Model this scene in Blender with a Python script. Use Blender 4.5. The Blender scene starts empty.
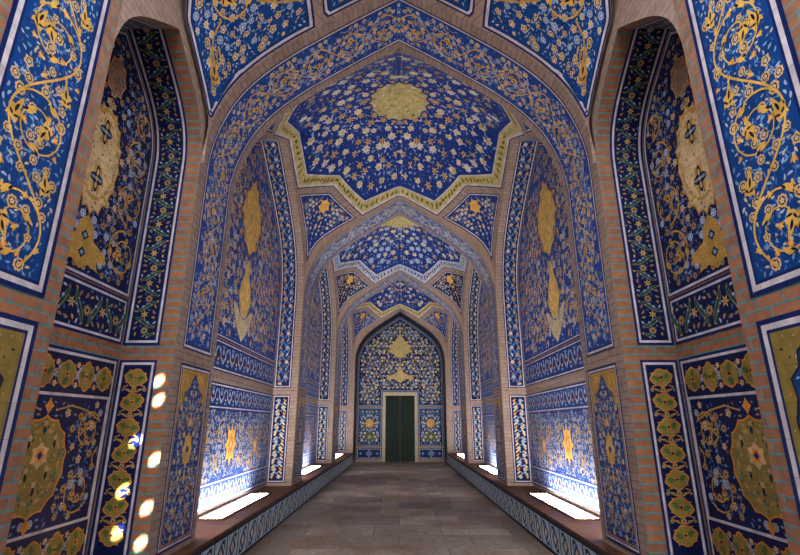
import bpy, bmesh, math, random
import numpy as np

# ------------------------------------------------------------------ camera, world, light, exposure
scene = bpy.context.scene
COL = scene.collection
F_PX, PITCH, EYE = 479.0, 17.0, 1.6
cam_data = bpy.data.cameras.new('camera')
cam_data.sensor_width = 36.0
cam_data.lens = 36.0 * F_PX / 800.0
cam_data.clip_start = 0.05
cam = bpy.data.objects.new('camera', cam_data)
COL.objects.link(cam)
cam.location = (0.02, 0.0, EYE)
cam.rotation_euler = (math.radians(90 + PITCH), 0, math.radians(0.06))
scene.camera = cam

world = bpy.data.worlds.new('world')
scene.world = world
world.use_nodes = True
world.node_tree.nodes['Background'].inputs[0].default_value = (0.55, 0.7, 1.0, 1)
world.node_tree.nodes['Background'].inputs[1].default_value = 0.05

vs = scene.view_settings
vs.view_transform = 'Standard'
vs.look = 'None'
vs.exposure = 0.25
vs.gamma = 1.0
vs.use_curve_mapping = False

# direct sun that only gets in through the pierced window high in the right wall
SUN_DIR = np.array([-0.72, 0.50, -0.48]); SUN_DIR /= np.linalg.norm(SUN_DIR)
sun = bpy.data.lights.new('sun', 'SUN'); sun.energy = 240.0; sun.angle = math.radians(0.5); sun.color = (1.0, 0.93, 0.82)
sun_o = bpy.data.objects.new('sun', sun); COL.objects.link(sun_o)
from mathutils import Vector
sun_o.rotation_euler = Vector(SUN_DIR).to_track_quat('-Z', 'Y').to_euler()
sun_o.location = (8, -5, 9)

def area(name, loc, rot, sx, sy, energy, color):
    l = bpy.data.lights.new(name, 'AREA'); l.shape = 'RECTANGLE'; l.size = sx; l.size_y = sy
    l.energy = energy; l.color = color
    o = bpy.data.objects.new(name, l); COL.objects.link(o); o.location = loc; o.rotation_euler = rot
    return o
# area light added for daylight from behind the camera; no portal is built
area('portal_daylight', (0, -11.9, 3.4), (math.radians(90), 0, 0), 4.0, 5.6, 520.0, (1.0, 0.96, 0.92))
# overhead area light added under the closed entrance ceiling to brighten the near walls
area('entrance_skylight', (0, 0.2, 6.7), (0, 0, 0), 2.6, 3.0, 290.0, (0.92, 0.96, 1.0))

# ------------------------------------------------------------------ dimensions (metres)
HW = 2.1                      # half width between the pier faces
ND = 0.5                      # depth of the side niches
BENCH_X, BENCH_Z = 1.98, 0.445
BAYS = [(5.5, 10.1), (11.1, 15.7), (16.7, 21.3)]
ARCHES = [(4.5, 5.5), (10.1, 11.1), (15.7, 16.7)]
HY = 2.3                      # half length of a bay
SPRING, APEX, CROWN = 4.2, 6.65, 7.55
N0 = dict(c=3.69, hw=0.81, apex=5.22)
END_Y, BACK_Y = 22.5, -12.0

# ------------------------------------------------------------------ materials
def lin(c):
    return tuple((v / 255 / 12.92) if v / 255 <= 0.04045 else ((v / 255 + 0.055) / 1.055) ** 2.4 for v in c)

MATS = {}
def nodes_of(name):
    m = bpy.data.materials.new(name); m.use_nodes = True
    return m, m.node_tree, m.node_tree.nodes['Principled BSDF']

def tile_mat(name, rgb, var=0.22, rough=0.48, joint=0.5):
    """glazed cut tile: slight glaze variation, fine joints every 19 cm"""
    m, nt, b = nodes_of(name)
    uv = nt.nodes.new('ShaderNodeUVMap')
    nz = nt.nodes.new('ShaderNodeTexNoise'); nz.inputs['Scale'].default_value = 9.0; nz.inputs['Detail'].default_value = 3.0
    nt.links.new(uv.outputs[0], nz.inputs['Vector'])
    mr = nt.nodes.new('ShaderNodeMapRange'); mr.inputs[1].default_value = 0.3; mr.inputs[2].default_value = 0.7
    mr.inputs[3].default_value = 1.0 - var; mr.inputs[4].default_value = 1.0 + var
    nt.links.new(nz.outputs[0], mr.inputs[0])
    br = nt.nodes.new('ShaderNodeTexBrick'); br.offset = 0.0
    br.inputs['Scale'].default_value = 1.0; br.inputs['Brick Width'].default_value = 0.19; br.inputs['Row Height'].default_value = 0.19
    br.inputs['Mortar Size'].default_value = 0.0016; br.inputs['Mortar Smooth'].default_value = 0.3
    br.inputs['Color1'].default_value = (1, 1, 1, 1); br.inputs['Color2'].default_value = (0.86, 0.86, 0.88, 1)
    br.inputs['Mortar'].default_value = (joint, joint, joint, 1)
    nt.links.new(uv.outputs[0], br.inputs['Vector'])
    m1 = nt.nodes.new('ShaderNodeMix'); m1.data_type = 'RGBA'; m1.blend_type = 'MULTIPLY'; m1.inputs[0].default_value = 1.0
    m1.inputs[6].default_value = (*lin(rgb), 1)
    nt.links.new(br.outputs[0], m1.inputs[7])
    m2 = nt.nodes.new('ShaderNodeVectorMath'); m2.operation = 'SCALE'
    nt.links.new(m1.outputs[2], m2.inputs[0]); nt.links.new(mr.outputs[0], m2.inputs['Scale'])
    nt.links.new(m2.outputs[0], b.inputs['Base Color'])
    b.inputs['Roughness'].default_value = rough
    b.inputs['Specular IOR Level'].default_value = 0.16
    MATS[name] = m
    return m

for nm, rgb in dict(
        azure_ground=(16, 68, 138), cobalt_ground=(18, 58, 136), royal_ground=(16, 56, 140), navy_ground=(16, 28, 78),
        pale_ground=(88, 108, 165), sky=(120, 165, 215), mist=(170, 190, 220), white=(214, 208, 216), rim_blue=(16, 38, 100),
        cream=(222, 205, 165), peach=(228, 188, 140), gold=(240, 190, 92), ochre=(205, 160, 75), amber=(226, 146, 56),
        pale_gold=(206, 190, 128), olive_gold=(150, 130, 66), green=(92, 122, 98), moss=(84, 110, 60), teal=(60, 130, 140),
        ink=(16, 20, 50), dusty=(160, 132, 112), beige=(226, 198, 152), bay_blue=(24, 76, 168), ivory=(226, 220, 204), pale_glaze=(186, 206, 214), bright_gold=(250, 208, 112), amber_dim=(190, 150, 78), petal_blue=(70, 110, 190)).items():
    tile_mat(nm, rgb)

def brick_mat(name, c1, c2, mortar, bw=0.21, rh=0.072, ms=0.007, rough=0.75):
    m, nt, b = nodes_of(name)
    uv = nt.nodes.new('ShaderNodeUVMap')
    br = nt.nodes.new('ShaderNodeTexBrick')
    br.inputs['Scale'].default_value = 1.0; br.inputs['Brick Width'].default_value = bw; br.inputs['Row Height'].default_value = rh
    br.inputs['Mortar Size'].default_value = ms; br.inputs['Mortar Smooth'].default_value = 0.2; br.inputs['Bias'].default_value = -0.1
    br.inputs['Color1'].default_value = (*lin(c1), 1); br.inputs['Color2'].default_value = (*lin(c2), 1); br.inputs['Mortar'].default_value = (*lin(mortar), 1)
    nt.links.new(uv.outputs[0], br.inputs['Vector'])
    nz = nt.nodes.new('ShaderNodeTexNoise'); nz.inputs['Scale'].default_value = 14.0; nz.inputs['Detail'].default_value = 4.0
    nt.links.new(uv.outputs[0], nz.inputs['Vector'])
    mr = nt.nodes.new('ShaderNodeMapRange'); mr.inputs[1].default_value = 0.25; mr.inputs[2].default_value = 0.75
    mr.inputs[3].default_value = 0.75; mr.inputs[4].default_value = 1.2
    nt.links.new(nz.outputs[0], mr.inputs[0])
    sc = nt.nodes.new('ShaderNodeVectorMath'); sc.operation = 'SCALE'
    nt.links.new(br.outputs[0], sc.inputs[0]); nt.links.new(mr.outputs[0], sc.inputs['Scale'])
    nt.links.new(sc.outputs[0], b.inputs['Base Color'])
    bp = nt.nodes.new('ShaderNodeBump'); bp.inputs['Strength'].default_value = 0.4; bp.inputs['Distance'].default_value = 0.006; bp.invert = True
    nt.links.new(br.outputs[1], bp.inputs['Height']); nt.links.new(bp.outputs[0], b.inputs['Normal'])
    b.inputs['Roughness'].default_value = rough
    MATS[name] = m
brick_mat('brick', (168, 112, 80), (146, 100, 78), (92, 140, 145))
brick_mat('brick_pale', (178, 146, 120), (166, 134, 112), (128, 120, 116))
brick_mat('brick_jamb', (164, 106, 74), (142, 96, 74), (84, 138, 140), bw=0.6, rh=0.075, ms=0.009)
brick_mat('brick_rim', (172, 146, 130), (158, 130, 114), (112, 112, 118), bw=0.6, rh=0.07, ms=0.005)

def plain_mat(name, rgb, rough=0.6, noise=0.25, scale=6.0):
    m, nt, b = nodes_of(name)
    tc = nt.nodes.new('ShaderNodeTexCoord')
    nz = nt.nodes.new('ShaderNodeTexNoise'); nz.inputs['Scale'].default_value = scale; nz.inputs['Detail'].default_value = 5.0
    nt.links.new(tc.outputs['Object'], nz.inputs['Vector'])
    mr = nt.nodes.new('ShaderNodeMapRange'); mr.inputs[1].default_value = 0.3; mr.inputs[2].default_value = 0.7
    mr.inputs[3].default_value = 1 - noise; mr.inputs[4].default_value = 1 + noise
    nt.links.new(nz.outputs[0], mr.inputs[0])
    sc = nt.nodes.new('ShaderNodeVectorMath'); sc.operation = 'SCALE'; sc.inputs[0].default_value = lin(rgb)
    nt.links.new(mr.outputs[0], sc.inputs['Scale']); nt.links.new(sc.outputs[0], b.inputs['Base Color'])
    b.inputs['Roughness'].default_value = rough; b.inputs['Specular IOR Level'].default_value = 0.2
    MATS[name] = m
plain_mat('ledge_stone', (90, 58, 38), 0.55, 0.35, 5.0)
plain_mat('plaster', (150, 130, 112), 0.8)
plain_mat('door_green', (20, 38, 32), 0.6, 0.2)
plain_mat('door_frame_stone', (190, 176, 150), 0.5, 0.12)
plain_mat('iron', (40, 38, 36), 0.4, 0.1)

def floor_mat():
    m, nt, b = nodes_of('floor_slabs')
    uv = nt.nodes.new('ShaderNodeUVMap')
    br = nt.nodes.new('ShaderNodeTexBrick'); br.offset = 0.37
    br.inputs['Scale'].default_value = 1.0; br.inputs['Brick Width'].default_value = 1.05; br.inputs['Row Height'].default_value = 0.8
    br.inputs['Mortar Size'].default_value = 0.008; br.inputs['Mortar Smooth'].default_value = 0.5
    br.inputs['Color1'].default_value = (*lin((172, 160, 148)), 1); br.inputs['Color2'].default_value = (*lin((108, 102, 100)), 1)
    br.inputs['Mortar'].default_value = (*lin((62, 52, 46)), 1)
    nt.links.new(uv.outputs[0], br.inputs['Vector'])
    n1 = nt.nodes.new('ShaderNodeTexNoise'); n1.inputs['Scale'].default_value = 1.3; n1.inputs['Detail'].default_value = 6.0
    n2 = nt.nodes.new('ShaderNodeTexNoise'); n2.inputs['Scale'].default_value = 11.0; n2.inputs['Detail'].default_value = 8.0; n2.inputs['Roughness'].default_value = 0.7
    nt.links.new(uv.outputs[0], n1.inputs['Vector']); nt.links.new(uv.outputs[0], n2.inputs['Vector'])
    mx = nt.nodes.new('ShaderNodeMix'); mx.data_type = 'RGBA'; mx.blend_type = 'MIX'
    rmp = nt.nodes.new('ShaderNodeMapRange'); rmp.inputs[1].default_value = 0.42; rmp.inputs[2].default_value = 0.62; rmp.inputs[3].default_value = 0.0; rmp.inputs[4].default_value = 0.8
    nt.links.new(n1.outputs[0], rmp.inputs[0]); nt.links.new(rmp.outputs[0], mx.inputs[0])
    nt.links.new(br.outputs[0], mx.inputs[6]); mx.inputs[7].default_value = (*lin((128, 102, 82)), 1)
    mr = nt.nodes.new('ShaderNodeMapRange'); mr.inputs[1].default_value = 0.3; mr.inputs[2].default_value = 0.7; mr.inputs[3].default_value = 0.5; mr.inputs[4].default_value = 1.45
    nt.links.new(n2.outputs[0], mr.inputs[0])
    sc = nt.nodes.new('ShaderNodeVectorMath'); sc.operation = 'SCALE'
    nt.links.new(mx.outputs[2], sc.inputs[0]); nt.links.new(mr.outputs[0], sc.inputs['Scale'])
    nt.links.new(sc.outputs[0], b.inputs['Base Color'])
    rr = nt.nodes.new('ShaderNodeMapRange'); rr.inputs[3].default_value = 0.35; rr.inputs[4].default_value = 0.65
    nt.links.new(n1.outputs[0], rr.inputs[0]); nt.links.new(rr.outputs[0], b.inputs['Roughness'])
    bp = nt.nodes.new('ShaderNodeBump'); bp.inputs['Strength'].default_value = 0.35; bp.inputs['Distance'].default_value = 0.01
    nt.links.new(n2.outputs[0], bp.inputs['Height']); nt.links.new(bp.outputs[0], b.inputs['Normal'])
    MATS['floor'] = m
floor_mat()

def glow_mat(name, rgb, strength):
    m, nt, b = nodes_of(name)
    b.inputs['Base Color'].default_value = (0.9, 0.88, 0.84, 1)
    b.inputs['Emission Color'].default_value = (*lin(rgb), 1)
    b.inputs['Emission Strength'].default_value = strength
    MATS[name] = m
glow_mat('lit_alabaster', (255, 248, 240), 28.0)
glow_mat('lit_window', (255, 246, 232), 26.0)

# ------------------------------------------------------------------ scene graph helpers
def tag(o, label=None, cat=None, group=None, kind=None):
    if label: o['label'] = label
    if cat: o['category'] = cat
    if group: o['group'] = group
    if kind: o['kind'] = kind
    return o

def empty(name, loc, label, cat, group=None, kind=None):
    o = bpy.data.objects.new(name, None); COL.objects.link(o); o.location = loc
    o.empty_display_size = 0.1
    return tag(o, label, cat, group, kind)

def mesh_obj(name, verts, faces, mats, midx=None, uvs=None, parent=None, origin=(0, 0, 0), smooth=False):
    v = np.asarray(verts, float) - np.asarray(origin, float)
    me = bpy.data.meshes.new(name)
    me.from_pydata(v.tolist(), [], faces)
    for m in mats: me.materials.append(MATS[m])
    if midx is not None: me.polygons.foreach_set('material_index', np.asarray(midx, dtype=np.int32))
    if uvs is not None:
        lay = me.uv_layers.new(name='UVMap')
        li = np.empty(len(me.loops), dtype=np.int32); me.loops.foreach_get('vertex_index', li)
        lay.data.foreach_set('uv', np.asarray(uvs, dtype=np.float32)[li].ravel())
    if smooth: me.polygons.foreach_set('use_smooth', np.ones(len(me.polygons), dtype=bool))
    me.update()
    o = bpy.data.objects.new(name, me); COL.objects.link(o)
    if parent is not None: o.parent = parent
    else: o.location = origin
    return o

class Surf:
    """brick / stone surfaces: gridded patches with uv in metres"""
    def __init__(s): s.v = []; s.f = []; s.m = []; s.uv = []; s.mats = []
    def mi(s, m):
        if m not in s.mats: s.mats.append(m)
        return s.mats.index(m)
    def grid(s, P, UV, mat):
        n, k = P.shape[:2]; b = len(s.v)
        s.v.extend(P.reshape(-1, 3).tolist()); s.uv.extend(UV.reshape(-1, 2).tolist())
        mi = s.mi(mat)
        for i in range(n - 1):
            for j in range(k - 1):
                a = b + i * k + j
                s.f.append((a, a + 1, a + k + 1, a + k)); s.m.append(mi)
    def quad(s, p, mat, uv=None):
        p = [np.array(q, float) for q in p]
        if uv is None:
            u = np.linalg.norm(p[1] - p[0]); w = np.linalg.norm(p[3] - p[0]); uv = [(0, 0), (u, 0), (u, w), (0, w)]
        b = len(s.v); s.v.extend([q.tolist() for q in p]); s.uv.extend(uv); s.f.append((b, b + 1, b + 2, b + 3)); s.m.append(s.mi(mat))
    def box(s, lo, hi, mat):
        x0, y0, z0 = lo; x1, y1, z1 = hi
        for p in ([(x0,y0,z0),(x1,y0,z0),(x1,y0,z1),(x0,y0,z1)], [(x1,y1,z0),(x0,y1,z0),(x0,y1,z1),(x1,y1,z1)],
                  [(x0,y1,z0),(x0,y0,z0),(x0,y0,z1),(x0,y1,z1)], [(x1,y0,z0),(x1,y1,z0),(x1,y1,z1),(x1,y0,z1)],
                  [(x0,y0,z1),(x1,y0,z1),(x1,y1,z1),(x0,y1,z1)], [(x0,y1,z0),(x1,y1,z0),(x1,y0,z0),(x0,y0,z0)]):
            s.quad(p, mat)
    def build(s, name, parent=None, origin=(0, 0, 0), smooth=False):
        return mesh_obj(name, s.v, s.f, s.mats, s.m, s.uv, parent, origin, smooth)

# ------------------------------------------------------------------ arch profile
_CTRL = np.array([(2.1, 4.2), (2.085, 4.5), (2.0, 4.85), (1.84, 5.2), (1.6, 5.5), (1.3, 5.77), (1.0, 5.99), (0.5, 6.33), (0.0, 6.65)])
def _dense():
    c = np.vstack([[2.1, 3.9], _CTRL, [-0.5, 6.97]])
    out = []
    for i in range(1, len(c) - 2):
        for t in np.linspace(0, 1, 5)[:-1]:
            p0, p1, p2, p3 = c[i - 1], c[i], c[i + 1], c[i + 2]
            out.append(0.5 * ((2 * p1) + (-p0 + p2) * t + (2 * p0 - 5 * p1 + 4 * p2 - p3) * t * t + (-p0 + 3 * p1 - 3 * p2 + p3) * t ** 3))
    out.append(c[-2])
    d = np.array(out); d[:, 0] = np.clip(d[:, 0], 0, 2.1)
    return d
_D = _dense()
XN, ZN = _D[::-1, 0] / 2.1, (_D[::-1, 1] - 4.2) / 2.45       # x rising 0..1, z falling 1..0
def arch_n(x): return np.interp(np.abs(x), XN, ZN)

class Prof:
    """closed-top arch: left foot -> apex -> right foot, arc length s"""
    def __init__(p, hw, apex, base, spring=SPRING, off=0.0):
        h = _D[:, 0] / 2.1 * hw; z = spring + (_D[:, 1] - 4.2) / 2.45 * (apex - spring)
        left = np.column_stack([-h, z]); right = np.column_stack([h, z])[::-1][1:]
        leg = np.linspace(base, spring, max(2, int((spring - base) / 0.25)))[:-1]
        pts = np.vstack([np.column_stack([np.full(len(leg), -hw), leg]), left, right, np.column_stack([np.full(len(leg), hw), leg[::-1]])])
        if off:
            d = np.gradient(pts, axis=0); n = np.column_stack([d[:, 1], -d[:, 0]]); n /= np.linalg.norm(n, axis=1)[:, None]
            pts = pts + n * off                     # positive = into the opening
        p.pts = pts
        p.s = np.concatenate([[0], np.cumsum(np.linalg.norm(np.diff(pts, axis=0), axis=1))])
        p.L = p.s[-1]
        d = np.gradient(pts, axis=0); n = np.column_stack([d[:, 1], -d[:, 0]]); p.n = n / np.linalg.norm(n, axis=1)[:, None]
    def at(p, s, off=0.0):
        s = np.asarray(s, float)
        x = np.interp(s, p.s, p.pts[:, 0]); z = np.interp(s, p.s, p.pts[:, 1])
        nx = np.interp(s, p.s, p.n[:, 0]); nz = np.interp(s, p.s, p.n[:, 1])
        return x + nx * off, z + nz * off

# ------------------------------------------------------------------ flat ornament drawing (2D polygons, later laid on the tile surfaces)
LAY = 0.00035
class Art:
    def __init__(a): a.v = []; a.l = []; a.f = []; a.m = []; a.mats = []
    def mi(a, m):
        if m not in a.mats: a.mats.append(m)
        return a.mats.index(m)
    def clip(a, P, start=0):
        """drop ornament that would cross the border"""
        if not a.v: return
        ok = inside(P, np.array(a.v)); keep = [i for i, f in enumerate(a.f) if i < start or all(ok[j] for j in f)]
        a.f = [a.f[i] for i in keep]; a.m = [a.m[i] for i in keep]
    def poly(a, pts, mat, L):
        b = len(a.v); a.v.extend([(float(p[0]), float(p[1])) for p in pts]); a.l.extend([L] * len(pts))
        a.f.append(tuple(range(b, b + len(pts)))); a.m.append(a.mi(mat))
    def strip(a, A, B, mat, L):
        b = len(a.v); n = len(A)
        a.v.extend([tuple(p) for p in A]); a.v.extend([tuple(p) for p in B]); a.l.extend([L] * (2 * n)); mi = a.mi(mat)
        for i in range(n - 1):
            a.f.append((b + i, b + i + 1, b + n + i + 1, b + n + i)); a.m.append(mi)
    def stroke(a, pts, w, mat, L, taper=None):
        p = np.asarray(pts, float); d = np.gradient(p, axis=0); n = np.column_stack([-d[:, 1], d[:, 0]])
        n /= np.maximum(np.linalg.norm(n, axis=1), 1e-9)[:, None]
        ww = np.full(len(p), w / 2) if taper is None else np.linspace(w / 2, w / 2 * taper, len(p))
        a.strip((p + n * ww[:, None]).tolist(), (p - n * ww[:, None]).tolist(), mat, L)
    def lobed(a, c, r, k, depth, mat, L, rot=0.0, n=None, sx=1.0, sy=1.0):
        n = n or max(10, k * 4)
        t = np.arange(n) * 2 * math.pi / n
        q = r * (1 - depth + depth * np.cos(k * t))
        a.poly(np.column_stack([c[0] + sx * q * np.cos(t + rot), c[1] + sy * q * np.sin(t + rot)]), mat, L)
    def leaf(a, c, r, ang, mat, L, fat=0.34, bend=0.2):
        u = np.array([-1, -.5, 0, .5, 1]); w = np.array([0, .8, 1, .7, 0]) * fat; bd = bend * (1 - u * u)
        pts = [(x, y + b) for x, y, b in zip(u, w, bd)] + [(x, -y + b) for x, y, b in zip(u[3:0:-1], w[3:0:-1], bd[3:0:-1])]
        cs, sn = math.cos(ang), math.sin(ang)
        a.poly([(c[0] + r * (x * cs - y * sn), c[1] + r * (x * sn + y * cs)) for x, y in pts], mat, L)
    def rosette(a, c, r, kind, rot, L, fine=True):
        if kind == 'cream':
            a.lobed(c, r, 6, .14, 'cream', L, rot, 18 if fine else 12)
            if fine:
                for i in range(6):
                    t = rot + (i + .0) * math.pi / 3
                    a.lobed((c[0] + .55 * r * math.cos(t), c[1] + .55 * r * math.sin(t)), .15 * r, 1, 0, 'ink', L + 1, 0, 5)
            a.lobed(c, r * .28, 1, 0, 'amber', L + 1, rot, 6)
        elif kind == 'peach':
            a.lobed(c, r, 5, .16, 'peach', L, rot, 20 if fine else 10)
            a.lobed(c, r * .55, 5, .1, 'ink', L + 1, rot, 10)
            a.lobed(c, r * .36, 1, 0, 'cream', L + 2, rot, 6)
        elif kind == 'star':
            a.lobed(c, r, 6, .3, 'gold', L, rot, 12)
            a.lobed(c, r * .36, 1, 0, 'ink', L + 1, rot, 6); a.lobed(c, r * .22, 1, 0, 'cream', L + 2, rot, 5)
        elif kind == 'pale':
            a.lobed(c, r, 8, .12, 'mist', L, rot, 16)
            a.lobed(c, r * .62, 4, .15, 'petal_blue', L + 1, rot, 8)
            a.lobed(c, r * .34, 1, 0, 'cream', L + 2, rot, 6)
        elif kind == 'dusty':
            A0 = 'dusty'; a.lobed(c, r, 7, .16, A0, L, rot, 21); a.lobed(c, r * .6, 7, .1, 'ochre', L + 1, rot, 14); a.lobed(c, r * .3, 1, 0, 'ink', L + 2, rot, 6)
        elif kind == 'pearl':
            a.lobed(c, r, 7, .2, 'ivory', L, rot, 21); a.lobed(c, r * .58, 7, .2, 'petal_blue', L + 1, rot + .4, 14); a.lobed(c, r * .42, 1, 0, 'gold', L + 2, rot, 7)
        elif kind == 'amberbud':
            a.leaf(c, r * 1.2, rot, 'amber', L, .55, .25); a.leaf((c[0], c[1]), r * .6, rot, 'cream', L + 1, .5, .2)
        elif kind == 'creamdot':
            for i in range(8):
                t = rot + i * math.pi / 4; a.lobed((c[0] + .68 * r * math.cos(t), c[1] + .68 * r * math.sin(t)), .33 * r, 1, 0, 'peach', L, 0, 7)
            a.lobed(c, r * .62, 1, 0, 'ink', L + 1, rot, 10); a.lobed(c, r * .5, 5, .15, 'cream', L + 2, rot, 10); a.lobed(c, r * .18, 1, 0, 'amber', L + 3, rot, 5)
        elif kind == 'lily':
            for q in (-.7, 0, .7): a.leaf((c[0] + .3 * r * math.cos(rot + q), c[1] + .3 * r * math.sin(rot + q)), r * .75, rot + q, 'gold' if q == 0 else 'amber', L + (q == 0), .36, 0)
            a.lobed((c[0] - .3 * r * math.cos(rot), c[1] - .3 * r * math.sin(rot)), r * .3, 1, 0, 'cream', L + 2, 0, 6)
    def palmette(a, c, r, ang, L, mat='gold'):
        cs, sn = math.cos(ang), math.sin(ang)
        T = lambda x, y: (c[0] + r * (x * cs - y * sn), c[1] + r * (x * sn + y * cs))
        out = [(-.7, 0), (-.55, .28), (-.75, .5), (-.35, .52), (-.15, .38), (.0, .62), (.25, .5), (.3, .26), (.6, .22), (1.15, .05)]
        pts = out + [(x, -y * .8) for x, y in out[:0:-1]]
        a.poly([T(*p) for p in pts], mat, L)
        a.leaf(T(.25, .02), r * .38, ang, 'ink', L + 1, .3, .1)
        a.leaf(T(-.3, .22), r * .24, ang + 1.0, 'ink', L + 1, .38, 0)
        a.leaf(T(-.3, -.2), r * .24, ang - 1.0, 'ink', L + 1, .38, 0)

def inside(P, pts):
    P = np.asarray(P, float); pts = np.asarray(pts, float).reshape(-1, 2)
    x, y = pts[:, 0][:, None], pts[:, 1][:, None]
    x0, y0 = P[:, 0], P[:, 1]; x1, y1 = np.roll(x0, -1), np.roll(y0, -1)
    c = ((y0 > y) != (y1 > y)) & (x < (x1 - x0) * (y - y0) / np.where(y1 == y0, 1e-12, y1 - y0) + x0)
    return c.sum(1) % 2 == 1
def edge_dist(P, pts):
    P = np.asarray(P, float); pts = np.asarray(pts, float).reshape(-1, 2)
    a = P; b = np.roll(P, -1, 0); d = b - a; L2 = np.maximum((d * d).sum(1), 1e-12)
    t = np.clip(((pts[:, None, :] - a) * d).sum(2) / L2, 0, 1)
    q = a + t[..., None] * d
    return np.linalg.norm(pts[:, None, :] - q, axis=2).min(1)

def offset(P, d):
    """inset of a counter-clockwise polygon"""
    P = np.asarray(P, float)
    e = np.roll(P, -1, 0) - P; e /= np.maximum(np.linalg.norm(e, axis=1), 1e-9)[:, None]
    n = np.column_stack([-e[:, 1], e[:, 0]])
    n0 = np.roll(n, 1, 0); k = 1 + (n * n0).sum(1)
    return P + d * (n + n0) / np.maximum(k, 0.25)[:, None]
def ccw(P):
    P = np.asarray(P, float); x, y = P[:, 0], P[:, 1]
    return P if (x * np.roll(y, -1) - y * np.roll(x, -1)).sum() > 0 else P[::-1]
def densify(P, step):
    P = np.asarray(P, float); out = []
    for i in range(len(P)):
        a, b = P[i], P[(i + 1) % len(P)]; n = max(1, int(math.ceil(np.linalg.norm(b - a) / step)))
        for k in range(n): out.append(a + (b - a) * k / n)
    return np.array(out)
def rect(x0, y0, x1, y1): return np.array([(x0, y0), (x1, y0), (x1, y1), (x0, y1)], float)

def scatter(P, d, rng, margin, obst=(), sym=None, jit=0.22):
    P = np.asarray(P); lo, hi = P.min(0), P.max(0)
    if sym is not None: lo = np.array([sym + d * .48, lo[1]])
    pts = []; row = 0; y = lo[1] + margin
    while y <= hi[1]:
        x = lo[0] + (d / 2 if row % 2 else 0.0) + (margin if sym is None else 0)
        while x <= hi[0]:
            pts.append((x + rng.uniform(-jit, jit) * d, y + rng.uniform(-jit, jit) * d)); x += d
        y += d * .866; row += 1
    if not pts: return np.zeros((0, 2))
    pts = np.array(pts)
    pts = pts[inside(P, pts)]
    if len(pts): pts = pts[edge_dist(P, pts) > margin]
    for o in obst:
        if not len(pts): break
        if isinstance(o, tuple): pts = pts[np.hypot(pts[:, 0] - o[0], pts[:, 1] - o[1]) > o[2]]
        else: pts = pts[~inside(o, pts)]
    return pts

def flora(A, P, d, seed, obst=(), sym=None, stem='sky', kinds=('cream', 'pale', 'peach', 'star'), leaves=('mist', 'sky'), size=.36, fine=True, stems=True, dots=True, L=1, filler=True, fillp=1.0):
    """all-over arabesque: blossoms on a jittered net, joined by thin stems with small leaves"""
    rng = random.Random(seed); start = len(A.f)
    pts = scatter(P, d, rng, d * .3, obst, sym)
    fl = [(p[0], p[1], rng.choice(kinds), rng.uniform(0, 6.28), rng.uniform(.8, 1.15)) for p in pts]
    segs = []
    n = len(pts)
    fill = []
    if filler:
        q = scatter(P, d * .42, rng, d * .1, obst, sym)
        if len(q) and n: q = q[np.hypot(q[:, 0][:, None] - pts[:, 0], q[:, 1][:, None] - pts[:, 1]).min(1) > d * (size + .08)]
        fill = [(p, d * rng.uniform(.11, .19), rng.uniform(0, 6.28), rng.choice(leaves)) for p in q if rng.random() < fillp]
    if stems and n > 1:
        for i in range(n):
            dist = np.hypot(*(pts[i + 1:] - pts[i]).T) if i + 1 < n else np.array([])
            for j in np.nonzero(dist < d * 1.3)[0]:
                if rng.random() < .72:
                    p, q = pts[i], pts[i + 1 + j]; c = (p + q) / 2 + np.array([-(q - p)[1], (q - p)[0]]) * rng.uniform(-.35, .35)
                    segs.append((p, c, q, rng.random(), rng.choice(leaves), rng.uniform(0, 6.28), rng.choice(leaves)))
    if sym is not None:
        y = P[:, 1].min() + d * .5
        ax = []
        while y < P[:, 1].max(): ax.append((sym, y)); y += d * .95
        ax = np.array(ax); ax = ax[inside(P, ax)]
        if len(ax): ax = ax[edge_dist(P, ax) > d * .4]
        for o in obst:
            if len(ax): ax = ax[np.hypot(ax[:, 0] - o[0], ax[:, 1] - o[1]) > o[2]] if isinstance(o, tuple) else ax[~inside(o, ax)]
        for p in ax:
            A.rosette(p, d * size * rng.uniform(.7, 1.0), rng.choice(kinds), math.pi / 2, L + 2, fine)
            for q in (-1, 1): A.leaf((p[0] + q * d * .2, p[1] + d * .46), d * .16, math.pi / 2 - q * .7, leaves[0], L + 1, .4, .2 * q)
    for mir in ((1, -1) if sym is not None else (1,)):
        def M(p): return p if mir == 1 else (2 * sym - p[0], p[1])
        for p, c, q, r, lf, ang, lf2 in segs:
            t = np.linspace(0, 1, 5)[:, None]
            b = (1 - t) ** 2 * p + 2 * t * (1 - t) * c + t * t * q
            if mir == -1: b[:, 0] = 2 * sym - b[:, 0]
            A.stroke(b, d * .055, stem, L)
            if dots:
                mpt = b[2]; a2 = ang if mir == 1 else math.pi - ang
                A.leaf((mpt[0] + math.cos(a2) * d * .12, mpt[1] + math.sin(a2) * d * .12), d * .17, a2, lf, L + 1, .42, .1)
                if r > .4: A.leaf((mpt[0] - math.cos(a2 + .6) * d * .14, mpt[1] - math.sin(a2 + .6) * d * .14), d * .13, a2 + 2.2, lf2, L + 1, .42, .1)
        for x, y, k, rot, s in fl:
            A.rosette(M((x, y)), d * size * s, k, rot if mir == 1 else math.pi - rot, L + 2, fine)
        for p, r, ang, mt in fill:
            A.leaf(M(p), r, ang if mir == 1 else math.pi - ang, mt, L + 1, .4, .2)
    A.clip(P, start)

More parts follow.
